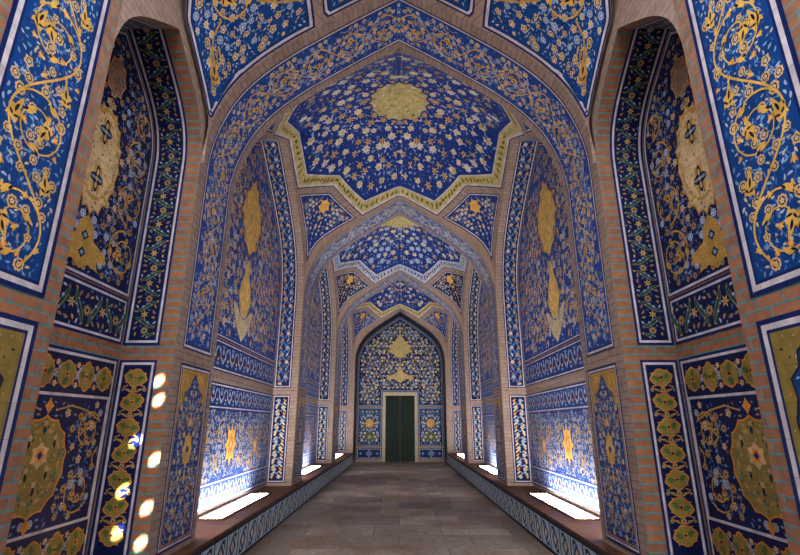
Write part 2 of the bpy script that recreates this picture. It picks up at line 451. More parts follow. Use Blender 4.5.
def spiral(A, c, R, a0, dr, turns, w, mat, L, inner=.42, buds=True, palm=True, n=None):
    n = n or int(20 * turns) + 6
    t = np.linspace(0, 1, n); th = a0 + dr * 2 * math.pi * turns * t; r = R * (1 - (1 - inner) * t ** 1.3)
    p = np.column_stack([c[0] + r * np.cos(th), c[1] + r * np.sin(th)])
    A.stroke(p, w, mat, L, .7)
    if buds:
        for k in (.22, .5, .74):
            i = int(k * (n - 1)); ang = th[i] + dr * (math.pi / 2 + .55)
            A.leaf((p[i][0] + .13 * R * math.cos(ang), p[i][1] + .13 * R * math.sin(ang)), R * .22, ang, mat, L + 1, .45, .25)
            A.leaf((p[i][0], p[i][1]), R * .1, ang, 'ink', L + 2, .4, 0)
    if palm:
        e = p[-1]; ang = th[-1] + dr * math.pi * .75
        A.palmette((e[0] + .16 * R * math.cos(ang), e[1] + .16 * R * math.sin(ang)), R * .42, ang, L + 1, mat)

def vine_band(A, x0, x1, yc, amp, lam, R, w, mat, L, axis=0, sym=None, palm=True):
    """wave vine with a curl in each lobe running along x (axis 0) or y (axis 1)"""
    B = Art()
    hi = x1 if sym is None else sym
    n = max(8, int((hi - x0) / lam * 26)); s = np.linspace(x0, hi, n)
    ph = (hi if sym is not None else x0)
    B.stroke(np.column_stack([s, yc + amp * np.sin(2 * math.pi * (s - ph) / lam)]), w, mat, L)
    k = 0; c = ph + (lam / 4 if sym is None else -lam / 4)
    while x0 + R * .6 < c < hi - R * .3 or (sym is None and c < hi - R * .6):
        up = math.sin(2 * math.pi * (c - ph) / lam)
        if c - R > x0 - R * .4 and c + R < hi + R * .4:
            spiral(B, (c, yc + (amp - R) * (1 if up > 0 else -1)), R, (math.pi / 2 if up > 0 else -math.pi / 2), (-1 if up > 0 else 1), 1.45, w * .85, mat, L + 1, .35, True, palm)
        c += (lam / 2 if sym is None else -lam / 2)
    reps = [1] if sym is None else [1, -1]
    for r in reps:
        b = len(A.v)
        for (x, y) in B.v:
            x2 = x if r == 1 else 2 * sym - x
            A.v.append((x2, y) if axis == 0 else (y, x2))
        A.l.extend(B.l)
        for f, m in zip(B.f, B.m): A.f.append(tuple(i + b for i in f)); A.m.append(A.mi(B.mats[m]))

def frieze(A, x0, x1, yc, w, step, seed, axis=0, L=1):
    """border band: blossoms in a row, a curved green leaf sweeping round each"""
    n = max(1, int(round((x1 - x0) / step))); st = (x1 - x0) / n
    P = (lambda x, y: (x, y)) if axis == 0 else (lambda x, y: (y, x))
    for i in range(n):
        c = x0 + (i + .5) * st; u = 1 if i % 2 else -1
        A.rosette(P(c, yc + u * w * .04), w * .15, 'star' if i % 2 else 'dusty', .4 * i, L + 3)
        t = np.linspace(0, 1, 9)
        q = np.column_stack([c + st * (.5 + .3 * u * np.cos(math.pi * t)), yc + w * .78 * (t - .5)]); wd = w * .085 * np.sin(math.pi * t) ** .6
        nx = np.gradient(q, axis=0); nx = np.column_stack([-nx[:, 1], nx[:, 0]]); nx /= np.linalg.norm(nx, axis=1)[:, None]
        A.strip([P(*p) for p in q + nx * wd[:, None]], [P(*p) for p in q - nx * wd[:, None]], 'green', L + 1)
        A.strip([P(*p) for p in q + nx * wd[:, None] * .25], [P(*p) for p in q - nx * wd[:, None] * .25], 'ink', L + 2)
        for dx, dy, r, m in ((-.15, -.3, .075, 'dusty'), (.2, -.28, .06, 'ochre'), (-.3, -.12, .05, 'petal_blue'), (.5, .3, .07, 'dusty'), (.5, -.34, .06, 'mist'), (.18, .38, .05, 'ochre'), (-.22, .36, .055, 'dusty'), (.32, .02, .05, 'sky'), (-.36, .12, .045, 'petal_blue'), (.1, -.42, .04, 'sky'), (.4, .16, .035, 'peach')):
            A.leaf(P(c + dx * st, yc + u * dy * w), r * w * 1.25, 1.3 * i + dx * 7, m, L + 2, .45, .2)
        A.lobed(P(c + st * .5, yc - u * w * .12), w * .05, 5, .2, 'mist', L + 2, 0, 10)

def lattice_frieze(A, x0, x1, y0, y1, step, axis=0, L=1):
    """dense blue and white running pattern of paired leaves"""
    n = max(1, int(round((x1 - x0) / step))); st = (x1 - x0) / n; h = y1 - y0; yc = (y0 + y1) / 2
    P = (lambda x, y: (x, y)) if axis == 0 else (lambda x, y: (y, x))
    ra = 0 if axis == 0 else math.pi / 2
    for i in range(n):
        c = x0 + (i + .5) * st; u = 1 if i % 2 else -1
        A.rosette(P(c, yc + u * h * .17), min(st, h) * .24, 'pale' if i % 2 else 'lily', ra, L + 2, False)
        for q in (-1, 1):
            A.leaf(P(c + q * st * .25, yc - u * h * .22), h * .2, ra + q * u * .9, 'mist', L + 1, .34, .25)
            A.leaf(P(c + q * st * .12, yc + u * h * .36), h * .13, ra + q * .4, 'sky', L + 1, .4, .1)
        A.leaf(P(c + st * .5, yc), h * .15, ra + math.pi / 2, 'amber' if i % 3 == 0 else 'cream', L + 2, .4, 0)

def cartouche(A, c, w, h, ang, L, mat='olive_gold', inner='moss'):
    t = np.arange(32) * 2 * math.pi / 32
    x = np.sign(np.cos(t)) * np.abs(np.cos(t)) ** .7 * (1 + .16 * np.cos(8 * t)); y = np.sign(np.sin(t)) * np.abs(np.sin(t)) ** .6 * (1 - .14 * np.cos(6 * t))
    cs, sn = math.cos(ang), math.sin(ang)
    for sc, m, l in ((1, 'amber', L), (.9, mat, L + 1)):
        X, Y = x * w / 2 * sc, y * h / 2 * sc
        A.poly(np.column_stack([c[0] + X * cs - Y * sn, c[1] + X * sn + Y * cs]), m, l)
    for q in (-1, 1):
        A.leaf((c[0] + q * .22 * w * cs, c[1] + q * .22 * w * sn), min(w, h) * .3, ang + q * .5, inner, L + 2, .5, .1)
        A.leaf((c[0] + q * .12 * h * sn, c[1] - q * .12 * h * cs), min(w, h) * .2, ang, 'amber', L + 3, .25, .3 * q)
    A.lobed(c, min(w, h) * .14, 5, .2, 'amber', L + 3, 0, 10); A.lobed(c, min(w, h) * .07, 1, 0, 'ink', L + 4, 0, 6)

def fleck(A, P, d, seed, L, mats=('ink', 'amber', 'cream'), r=.2):
    rng = random.Random(seed)
    for p in scatter(P, d, rng, d * .3):
        A.leaf(p, d * r * rng.uniform(.8, 1.6), rng.uniform(0, 6.28), rng.choice(mats), L, .42, .15)

def sunburst(c, R, k, depth, n=None, sx=1.0, sy=1.0, rot=math.pi / 2):
    n = n or k * 8; t = np.arange(n) * 2 * math.pi / n
    q = R * (1 - depth * np.abs(np.sin(k * t / 2)) ** .8)
    return np.column_stack([c[0] + sx * q * np.cos(t + rot), c[1] + sy * q * np.sin(t + rot)])

# ------------------------------------------------------------------ patterns: list of (part, label, Art) drawn once, laid on many surfaces
def ground(A, P, mat, grid=None):
    """field polygon, cut into a grid when it will lie on a curved surface"""
    A.bound = np.asarray(P)
    if grid is None:
        A.poly(P, mat, 0); A.n0 = len(A.f); return
    bm = bmesh.new(); vs_ = [bm.verts.new((p[0], p[1], 0)) for p in P]; f = bm.faces.new(vs_)
    bmesh.ops.triangulate(bm, faces=[f])
    lo, hi = np.min(P, 0), np.max(P, 0)
    for ax in (0, 1):
        if grid[ax] is None: continue
        k = lo[ax] + grid[ax]
        while k < hi[ax] - 1e-4:
            co = [0, 0, 0]; co[ax] = k; no = [0, 0, 0]; no[ax] = 1
            bmesh.ops.bisect_plane(bm, geom=bm.verts[:] + bm.edges[:] + bm.faces[:], plane_co=co, plane_no=no)
            k += grid[ax]
    bm.verts.index_update(); b = len(A.v); mi = A.mi(mat)
    A.v.extend([(v.co.x, v.co.y) for v in bm.verts]); A.l.extend([0] * len(bm.verts))
    for f in bm.faces: A.f.append(tuple(b + v.index for v in f.verts)); A.m.append(mi)
    bm.free(); A.n0 = len(A.f)

def rings(A, P, spec, L=0):
    """concentric border lines; returns the polygon left inside"""
    cur = np.asarray(P)
    for w, m in spec:
        nx = offset(cur, w)
        A.strip(np.vstack([cur, cur[:1]]).tolist(), np.vstack([nx, nx[:1]]).tolist(), m, L)
        cur = nx
    return cur

def lay(pattern, mp, name, label, cat, loc, group=None):
    """put a drawn pattern on a surface: one thing, one child per part"""
    root = empty(name, loc, label, cat, group)
    for part, plabel, A in pattern:
        if not A.f: continue
        if part == 'field' and not getattr(A, 'done', False): A.clip(A.bound, A.n0); A.done = True
        v = np.array(A.v); P = mp(v[:, 0], v[:, 1], 0.004 + np.array(A.l) * LAY)
        o = mesh_obj(part, P, A.f, A.mats, A.m, v, root, loc)
        if plabel: tag(o, plabel)
    return root

PLAIN = [(.035, 'rim_blue'), (.03, 'white'), (.012, 'rim_blue')]
THIN = [(.022, 'rim_blue'), (.02, 'white'), (.01, 'rim_blue')]

# ------------------------------------------------------------------ large structure
SIDES = ((-1, 'left'), (1, 'right'))
WZ = BENCH_Z + .002

S = Surf()
S.quad([(-2.0, BACK_Y, 0), (2.0, BACK_Y, 0), (2.0, END_Y, 0), (-2.0, END_Y, 0)], 'floor', [(-2.0, BACK_Y), (2.0, BACK_Y), (2.0, END_Y), (-2.0, END_Y)])
tag(S.build('floor'), kind='structure')

def prof_grid(S, prof, fn, ts, mat, smin=None):
    P = np.array([[fn(h, z, t) for t in ts] for h, z in prof.pts]); UV = np.array([[(t - ts[0], s) for t in ts] for s in prof.s])
    S.grid(P, UV, mat)

HOLES = [(-2.20, 1.81), (-2.225, 1.98), (-2.36, 1.45), (-2.16, 1.30), (-2.40, 1.04), (-2.17, .91), (-2.39, .72), (-2.18, .64)]
HY0, HY1, HZ0, HZ1 = 1.2, 1.78, 3.2, 5.0        # the pierced window in the right wall

OUT = []
for sd, sname in SIDES:
    S = Surf()
    X = sd * HW; XB = sd * (HW + ND)
    def yz(y0, y1, z0, z1, mat='brick', x=X):
        S.quad([(x, y0, z0), (x, y1, z0), (x, y1, z1), (x, y0, z1)], mat, [(y0, z0), (y1, z0), (y1, z1), (y0, z1)])
    ytop = N0['c'] - N0['hw']
    if sd < 0: yz(BACK_Y, ytop, WZ, 6.75)
    else:
        yz(BACK_Y, HY0, WZ, 6.75); yz(HY1, ytop, WZ, 6.75); yz(HY0, HY1, WZ, HZ0); yz(HY0, HY1, HZ1, 6.75)
        for y0, y1, z0, z1 in ((BACK_Y - 1, 24, -0.2, 4.0), (BACK_Y - 1, 24, 6.9, 7.8), (BACK_Y - 1, -.2, 4.0, 6.9), (1.6, 24, 4.0, 6.9)): OUT.append((y0, y1, z0, z1, 3.2))
    if sd < 0: OUT.append((BACK_Y - 1, 24, -0.2, 7.8, -3.2))
    # near niche: wall over the arch, jambs and soffit, back wall
    pf = Prof(N0['hw'], N0['apex'], WZ)
    m = pf.pts[:, 1] >= SPRING - 1e-6
    a = pf.pts[m]; P = np.array([[(X, N0['c'] + h, z), (X, N0['c'] + h, 6.75)] for h, z in a]); UV = np.array([[(h, z), (h, 6.75)] for h, z in a])
    S.grid(P, UV, 'brick_rim')
    yz(N0['c'] + N0['hw'], ARCHES[0][0], WZ, 6.75)
    prof_grid(S, pf, lambda h, z, t: (sd * (HW + t), N0['c'] + h, z), [0, ND], 'brick_jamb')
    yz(N0['c'] - N0['hw'] - .02, N0['c'] + N0['hw'] + .02, WZ, 5.6, 'brick_jamb', XB)
    for y0, y1 in BAYS:
        pb = Prof(HY, APEX, WZ); c = (y0 + y1) / 2
        prof_grid(S, pb, lambda h, z, t: (sd * (HW + t), c + h, z), [0, ND], 'brick_rim')
        yz(y0 - .02, y1 + .02, WZ, 6.9, 'brick_rim', XB)
    tag(S.build('wall_' + sname), kind='structure')

S = Surf()
for y0, y1, z0, z1, x in OUT: S.quad([(x, y0, z0), (x, y1, z0), (x, y1, z1), (x, y0, z1)], 'plaster')
tag(S.build('wall_outer'), kind='structure')  # unseen panels added outside the side walls to block stray light

for i, (a0, a1) in enumerate(ARCHES):
    S = Surf(); pa = Prof(HW, APEX, WZ)
    prof_grid(S, pa, lambda h, z, t: (h, t, z), [a0, a1], 'brick_rim')
    tag(S.build('trim_%d' % (i + 1)), kind='structure')

# wall over the first arch and the two concave corners that carry it
S = Surf(); pa = Prof(HW, APEX, WZ); m = pa.pts[:, 1] >= SPRING - 1e-6; a = pa.pts[m]
P = np.array([[(h, ARCHES[0][0] + .05, z), (h, ARCHES[0][0] + .05, 6.75)] for h, z in a]); UV = np.array([[(h, z), (h, 6.75)] for h, z in a])
S.grid(P, UV, 'brick_rim')
tag(S.build('wall_front'), kind='structure')
_nz = Prof(N0['hw'], N0['apex'], WZ, off=-.12).pts
def pend_ends(z):
    """corner surface over the first arch, left side: end on the side wall, end on the arch wall"""
    z = np.asarray(z, float)
    r = _nz[len(_nz) // 2:]; yA = N0['c'] + np.interp(z, r[::-1, 1], r[::-1, 0]); yA = np.minimum(yA, ARCHES[0][0])
    zt = r[0, 1]
    yA = np.where(z > zt, N0['c'] - .9 * (z - zt), yA); xA = -HW + .04 + np.where(z > zt, .35 * (z - zt), 0)
    A = np.stack([xA, yA, z], -1)
    rb = pa.pts[:len(pa.pts) // 2 + 1]; xB = np.interp(z, rb[:, 1], rb[:, 0]); B = np.stack([xB, np.full_like(z, ARCHES[0][0]), z], -1)
    return A, B
zs = np.linspace(4.25, 6.64, 50); A_, B_ = pend_ends(zs)
for sd in (-1, 1):
    M = np.array([-sd, 1, 1.0]); f = np.linspace(0, 1, 5)[None, :, None]
    S = Surf(); P = (A_[:, None] * (1 - f) + B_[:, None] * f) * M
    w = np.linalg.norm(B_ - A_, axis=1)[:, None] * f[..., 0]
    S.grid(P, np.stack([w, np.repeat(zs[:, None], 5, 1)], -1), 'brick_rim')
    tag(S.build('trim_%d' % (4 if sd < 0 else 5)), kind='structure')

# ceilings: flat over the entrance, a shallow vault over each bay, an unseen slab added above all to keep the sun out
def zvault(x, y):
    """height of a bay vault over plan point relative to the bay centre"""
    Xn = np.clip(np.abs(x) / HW, 0, 1); Yn = np.clip(np.abs(y) / HY, 0, 1); n = 3.4
    g = lambda t: (APEX - SPRING) * (1 - arch_n(t))
    h = (CROWN - APEX) * (Xn ** 2 + Yn ** 2 - Xn ** 2 * Yn ** 2) + g(Xn) * Yn ** n + g(Yn) * Xn ** n - g(1.0) * Xn ** n * Yn ** n
    return CROWN - h
S = Surf()
S.quad([(-2.2, BACK_Y, 6.74), (2.2, BACK_Y, 6.74), (2.2, 4.52, 6.74), (-2.2, 4.52, 6.74)], 'brick_pale')
S.quad([(-3.2, BACK_Y - 1, 7.8), (3.2, BACK_Y - 1, 7.8), (3.2, 24, 7.8), (-3.2, 24, 7.8)], 'plaster')
gx = np.concatenate([-(_D[:, 0] / 2.1), (_D[::-1, 0] / 2.1)[1:]])
for y0, y1 in BAYS:
    c = (y0 + y1) / 2; XX, YY = np.meshgrid(gx * HW, gx * HY, indexing='ij')
    S.grid(np.stack([XX, YY + c, zvault(XX, YY)], -1), np.stack([XX, YY], -1), 'brick_rim')
tag(S.build('ceiling', smooth=True), kind='structure')

# far end: arched recess and end wall; unseen closed wall behind the camera, added against sun leaks
S = Surf(); pe = Prof(1.98, 6.50, 0.0); po = Prof(HW, APEX, 0.0)
P = np.array([[(h, 21.3, z), (h2, 21.3, z2)] for (h, z), (h2, z2) in zip(po.pts, pe.pts)])
S.grid(P, np.array([[(0, s), (.12, s)] for s in po.s]), 'brick_rim')
prof_grid(S, pe, lambda h, z, t: (h, 21.3 + t, z), [0, END_Y - 21.3], 'brick_rim')
S.quad([(-2.1, END_Y, -.01), (2.1, END_Y, -.01), (2.1, END_Y, 6.8), (-2.1, END_Y, 6.8)], 'brick_rim')
S.quad([(-3.2, 24, -.2), (3.2, 24, -.2), (3.2, 24, 7.8), (-3.2, 24, 7.8)], 'plaster')
tag(S.build('wall_end'), kind='structure')
S = Surf(); S.quad([(-3.2, BACK_Y, -.2), (3.2, BACK_Y, -.2), (3.2, BACK_Y, 7.8), (-3.2, BACK_Y, 7.8)], 'plaster')
tag(S.build('wall_back'), kind='structure')

# pierced window: a stone screen with round holes
bm = bmesh.new(); edges = []
def loop(pts):
    v = [bm.verts.new(p) for p in pts]; edges.extend(bm.edges.new((v[i], v[(i + 1) % len(v)])) for i in range(len(v)))
loop([(0, HY0 - .1, HZ0 - .1), (0, HY1 + .1, HZ0 - .1), (0, HY1 + .1, HZ1 + .1), (0, HY0 - .1, HZ1 + .1)])
for hx, hz in HOLES:
    pts = []
    for k in range(16):
        ex, ez = hx + .034 * math.cos(k * math.pi / 8), hz + .05 * math.sin(k * math.pi / 8)
        t = (HW - ex) / -SUN_DIR[0]; pts.append((0, ARCHES[0][0] - SUN_DIR[1] * t, ez - SUN_DIR[2] * t))
    loop(pts)
bmesh.ops.triangle_fill(bm, edges=edges, use_beauty=True)
g = bmesh.ops.extrude_face_region(bm, geom=bm.faces[:])
bmesh.ops.translate(bm, vec=(.02, 0, 0), verts=[v for v in g['geom'] if isinstance(v, bmesh.types.BMVert)])
me = bpy.data.meshes.new('window_1'); bm.to_mesh(me); bm.free(); me.materials.append(MATS['plaster'])
o = bpy.data.objects.new('window_1', me); COL.objects.link(o); o.location = (HW + .005, 0, 0); tag(o, kind='structure')

# ------------------------------------------------------------------ ledges with their tiled risers, lit slabs
A = Art(); u0, u1 = 1.0, 21.28
A.poly(rect(u0, 0.01, u1, BENCH_Z - .035), 'pale_glaze', 0)
A.poly(rect(u0, 0.01, u1, .05), 'ink', 1); A.poly(rect(u0, BENCH_Z - .085, u1, BENCH_Z - .035), 'ink', 1)
n = 51; st = (u1 - u0) / n
for i in range(n):
    x = u0 + i * st; A.poly(rect(x - .018, .05, x + .018, BENCH_Z - .085), 'ink', 1)
    cx, cy, h = x + st / 2, .205, .31
    A.poly([(cx - .12, cy), (cx, cy - .13), (cx + .12, cy), (cx, cy + .13)], 'rim_blue', 1)
    A.poly([(cx - .06, cy), (cx, cy - .07), (cx + .06, cy), (cx, cy + .07)], 'cream', 2)
    for q in (-1, 1):
        A.poly([(cx + q * .13, cy + q * .14), (cx + q * .02, cy + q * .14), (cx + q * .02, cy + q * .1), (cx + q * .09, cy + q * .1), (cx + q * .13, cy + q * .02)], 'ink', 1)
        A.poly([(cx - q * .15, cy + q * .14), (cx - q * .09, cy + q * .14), (cx - q * .15, cy + q * .06)], 'sky', 1)
for sd, sname in SIDES:
    loc = (sd * 2.29, 9.0, 0)
    root = empty('ledge', loc, 'long low brown stone ledge with patterned tile riser along the %s wall' % sname, 'ledge', 'stone ledges along the walls')
    S = Surf()
    xa, xb = sorted((sd * BENCH_X, sd * (HW + ND - .004)))
    S.box((xa, BACK_Y, 0), (xb, 21.29, BENCH_Z - .035), 'plaster'); S.build('body', root, loc)
    S = Surf(); xa, xb = sorted((sd * (BENCH_X - .012), sd * (HW + ND - .004)))
    S.box((xa, BACK_Y, BENCH_Z - .035), (xb, 21.29, BENCH_Z), 'ledge_stone'); tag(S.build('top_slab', root, loc), 'worn brown stone top')
    v = np.array(A.v); off = .003 + np.array(A.l) * LAY
    P = np.column_stack([sd * (BENCH_X - off), v[:, 0], v[:, 1]])
    tag(mesh_obj('tiled_riser', P, A.f, A.mats, A.m, v, root, loc), 'tiled riser of dark key motifs on pale blue')

ORD = ['first', 'second', 'third']
for k, (y0, y1) in enumerate(BAYS):
    c = (y0 + y1) / 2
    for sd, sname in SIDES:
        loc = (sd * 2.4, c, BENCH_Z)
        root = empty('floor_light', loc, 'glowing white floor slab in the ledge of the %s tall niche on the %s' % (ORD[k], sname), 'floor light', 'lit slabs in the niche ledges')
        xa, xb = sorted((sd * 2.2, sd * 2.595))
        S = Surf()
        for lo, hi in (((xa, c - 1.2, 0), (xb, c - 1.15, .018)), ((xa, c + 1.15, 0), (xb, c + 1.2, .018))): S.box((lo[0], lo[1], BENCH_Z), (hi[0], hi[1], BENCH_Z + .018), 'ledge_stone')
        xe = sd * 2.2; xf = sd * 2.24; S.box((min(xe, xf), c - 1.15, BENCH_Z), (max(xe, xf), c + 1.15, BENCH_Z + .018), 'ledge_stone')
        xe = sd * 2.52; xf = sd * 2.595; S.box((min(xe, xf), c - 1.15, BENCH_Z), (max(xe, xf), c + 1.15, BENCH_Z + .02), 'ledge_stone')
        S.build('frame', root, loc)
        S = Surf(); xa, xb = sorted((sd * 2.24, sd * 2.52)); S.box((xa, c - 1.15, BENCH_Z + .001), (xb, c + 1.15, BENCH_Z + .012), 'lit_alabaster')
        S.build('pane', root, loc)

# glowing panes added out of view, for light inferred low at the near jambs
for k, (y0, y1) in enumerate(BAYS):
    for j, (sd, sname) in enumerate(SIDES):
        S = Surf(); xa, xb = sorted((sd * (HW + .16), sd * (HW + .46)))
        S.box((xa, y0 + .002, .62), (xb, y0 + .012, 2.05), 'lit_window')
        for lo, hi in (((xa - .03, y0, .58), (xa, y0 + .03, 2.09)), ((xb, y0, .58), (xb + .03, y0 + .03, 2.09)), ((xa, y0, 2.05), (xb, y0 + .03, 2.09)), ((xa, y0, .58), (xb, y0 + .03, .62))): S.box(lo, hi, 'door_frame_stone')
        tag(S.build('window_%d' % (2 + 2 * k + j)), kind='structure')

# ------------------------------------------------------------------ surface maps
def on_nave(sd, dy=0.0):
    return lambda s, t, o: np.column_stack([sd * (HW - o), s + dy, t])
def on_back(sd, c):
    return lambda s, t, o: np.column_stack([sd * (HW + ND - o), c + s, t])
def on_return(sd, y):
    return lambda s, t, o: np.column_stack([sd * (HW + s), y - o, t])
def on_soffit(sd, c, prof):
    def f(s, t, o):
        h, z = prof.at(s, o); return np.column_stack([sd * (HW + t), c + h, z])
    return f
def on_arch(prof, y0):
    def f(s, t, o):
        h, z = prof.at(s, o); return np.column_stack([h, y0 + t, z])
    return f
def on_end(y=END_Y):
    return lambda s, t, o: np.column_stack([s, y - o, t])
def on_vault(c):
    def f(s, t, o): return np.column_stack([s, c + t, zvault(s, t) - o])
    return f
def on_pend(sd):
    def f(s, t, o):
        Aq, Bq = pend_ends(t); d = Bq - Aq; w = np.linalg.norm(d, axis=1); d = d / np.maximum(w, 1e-6)[:, None]
        P = (Aq + Bq) / 2 + d * s[:, None]; n = np.column_stack([d[:, 1], -d[:, 0], np.zeros(len(s))])
        n *= np.sign(n[:, 0])[:, None]
        P = P + n * o[:, None]
        return P * np.array([-sd, 1, 1])
    return f
# kite corners of a vault: work in the plane that best fits the corner
def _vp(Xn, Yn): return np.array([Xn * HW, Yn * HY, float(zvault(np.array(Xn * HW), np.array(Yn * HY)))])
_kb, _kt = _vp(.98, .98), _vp(.72, .72)
_e1 = np.array([-HY, HW, 0]); _e1 /= np.linalg.norm(_e1)
_e2 = _kt - _kb; _e2 -= _e1 * (_e2 @ _e1); _e2 /= np.linalg.norm(_e2)
_en = np.cross(_e1, _e2); _en *= -np.sign(_en[0])
def on_kite(sx, sy, c):
    def f(s, t, o):
        P0 = _kb + s[:, None] * _e1 + t[:, None] * _e2
        lo = np.full(len(s), -1.2); hi = np.full(len(s), 1.2)
        F = lambda k: (lambda P: P[:, 2] - zvault(P[:, 0], P[:, 1]))(P0 + k[:, None] * _en)
        for _ in range(34):
            mid = (lo + hi) / 2; up = F(mid) > 0                # above the vault: move along +n (inwards and down)
            lo = np.where(up, mid, lo); hi = np.where(up, hi, mid)
        P = P0 + (((lo + hi) / 2) + o)[:, None] * _en
        return np.column_stack([sx * P[:, 0], c + sy * P[:, 1], P[:, 2]])
    return f

# ------------------------------------------------------------------ tile panels
def rimmed(A, P, spec=PLAIN): return rings(A, P, spec)

# -- near wall, tall scroll panel
def pat_near_upper():
    b, f = Art(), Art(); q = rings(b, rect(2.06, 2.31, 2.755, 6.3), [(.03, 'rim_blue'), (.034, 'white'), (.018, 'rim_blue')])
    ground(f, q, 'azure_ground')
    flora(f, q, .12, 3, stem='petal_blue', kinds=('creamdot', 'peach', 'creamdot', 'lily'), leaves=('sky', 'mist', 'petal_blue', 'cream'), size=.3)
    for i in range(7):
        for sx in (-1, 1): spiral(f, (2.407 + sx * .12, 2.62 + i * .62 + (.31 if sx > 0 else 0)), .1, 1.0 + i, sx, 1.1, .008, 'sky', 3, .45, False, False)
    vine_band(f, 2.33, 6.4, 2.407, .205, 1.24, .215, .0145, 'gold', 6, axis=1)
    for i in range(6):
        for sx in (-1, 1): f.palmette((2.407 + sx * .16, 2.75 + i * .62 + (.2 if sx > 0 else .5)), .09, math.pi / 2 + .3 * sx, 7)
    return [('border', None, b), ('field', 'blue field with yellow scrolls', f)]
pat = pat_near_upper()
for sd, sn in SIDES:
    lay(pat, on_nave(sd), 'tile_mosaic', 'tall blue panel with big yellow scrolls on the near %s wall, before the niche' % sn, 'tile panel', (sd * HW, 2.37, 2.31), 'near wall scroll panels')

def pat_near_lower():
    b, f, m = Art(), Art(), Art(); q = rings(b, rect(2.06, .5, 2.755, 2.17), [(.03, 'rim_blue'), (.034, 'white'), (.018, 'rim_blue')])
    ground(f, q, 'olive_gold'); fleck(f, q, .07, 5, 1, ('pale_gold', 'ink', 'amber'), .16)
    c = (2.407, 1.25)
    P = np.array([(0, .83), (.04, .76), (.11, .72), (.12, .64), (.19, .58), (.175, .48), (.215, .36), (.2, .22), (.215, 0)])
    P = np.vstack([P, P[-2::-1] * [1, -1]]); P = ccw(np.vstack([P, P[-2:0:-1] * [-1, 1]]) + c); P2 = offset(P, .012)
    m.poly(P, 'ink', 4); m.poly(P2, 'azure_ground', 5)
    flora(m, offset(P2, .01), .1, 8, stem='gold', kinds=('cream', 'star', 'peach'), L=6)
    return [('border', None, b), ('field', 'gold field with fine sprigs', f), ('medallion', 'long lobed blue medallion', m)]
pat = pat_near_lower()
for sd, sn in SIDES:
    lay(pat, on_nave(sd), 'tile_mosaic', 'gold dado panel with lobed blue middle on the near %s wall' % sn, 'tile panel', (sd * HW, 2.37, .5), 'near wall dado panels')

# -- near niche: back wall
def pat_near_niche_back():
    hw = N0['hw'] - .03
    pr = Prof(N0['hw'], N0['apex'], 2.30, off=.03).pts
    b, fz, f, m = Art(), Art(), Art(), Art()
    q = rings(b, rect(-hw, 2.31, hw, 2.74), THIN); ground(fz, q, 'navy_ground'); frieze(fz, -hw + .05, hw - .05, 2.52, .36, .21, 4)
    P = pr.copy(); P[:, 1] = np.maximum(P[:, 1], 2.755)
    k = [0]; 
    for i in range(1, len(P)):
        if np.linalg.norm(P[i] - P[k[-1]]) > 1e-4: k.append(i)
    q = rings(b, ccw(P[k]), [(.012, 'rim_blue'), (.022, 'white'), (.01, 'rim_blue')]); ground(f, q, 'navy_ground')
    M1 = sunburst((0, 3.82), .28, 16, .1, sx=1.0, sy=1.95); M2 = np.array([(0, 3.28), (.09, 3.2), (.12, 3.08), (.3, 3.02), (.33, 2.94), (.2, 2.92), (.24, 2.84), (.1, 2.87), (0, 2.81)])
    M2 = np.vstack([M2, M2[-2:0:-1] * [-1, 1]])
    flora(f, q, .125, 11, obst=(M1, M2, (0, 4.66, .2)), sym=0, stem='petal_blue', kinds=('dusty', 'pale', 'dusty', 'peach'), leaves=('sky', 'petal_blue', 'dusty'), size=.3, fillp=.6)
    for s in (-1, 1):
        for cz, R, d in ((3.12, .22, 1), (3.62, .21, -1), (4.1, .19, 1), (4.5, .13, -1)):
            spiral(f, (s * .54, cz), R, math.pi / 2 * (1 if d > 0 else -1) + (0 if s > 0 else math.pi), d * s, 1.3, .019, 'ochre', 6, .4)
    m.poly(M1, 'ochre', 5); m.poly(offset(ccw(M1), .018), 'beige', 6)
    fleck(m, M1, .06, 3, 7, ('ochre', 'ink', 'ochre'), .2)
    for i in range(24):
        t = 2 * math.pi * i / 24; m.leaf((.23 * math.cos(t), 3.86 + .43 * math.sin(t)), .045, t + math.pi / 2, ('ochre', 'amber_dim')[i % 2], 8, .4, .3)
    for cz in (3.62, 4.08):
        m.lobed((0, cz), .1, 6, .22, 'ochre', 8, 0, 24, 1, 1.5); m.lobed((0, cz), .085, 4, .25, 'ink', 9, 0, 24, 1, 1.5)
        for i in range(4):
            t = math.pi / 2 * i; m.leaf((.045 * math.cos(t), cz + .06 * math.sin(t)), .036, t, ('sky', 'peach')[i % 2], 10, .45, 0)
        m.lobed((0, cz), .02, 1, 0, 'cream', 11, 0, 6)
    m2 = Art(); m2.poly(M2, 'ochre', 5); m2.poly(offset(ccw(M2), .012), 'amber_dim', 6); fleck(m2, M2, .05, 5, 7, ('pale_gold', 'ochre'), .2)
    for p in ((0, 3.1), (0, 2.95)): m2.lobed(p, .05, 4, .2, 'ink', 8, 0, 12); m2.lobed(p, .028, 4, .2, 'sky', 9, 0, 8)
    m3 = Art(); M3 = sunburst((0, 4.66), .17, 8, .16, sx=.9, sy=1.3); m3.poly(M3, 'ochre', 5); m3.poly(offset(ccw(M3), .014), 'dusty', 6); fleck(m3, M3, .05, 8, 7, ('beige', 'ink', 'olive_gold'), .2)
    return [('border', None, b), ('frieze', 'band of yellow flowers and green leaves', fz), ('field', None, f), ('medallion', 'dull gold top medallion', m3), ('medallion', 'pale gold oval medallion', m), ('medallion', 'gold winged medallion', m2)]
pat = pat_near_niche_back()
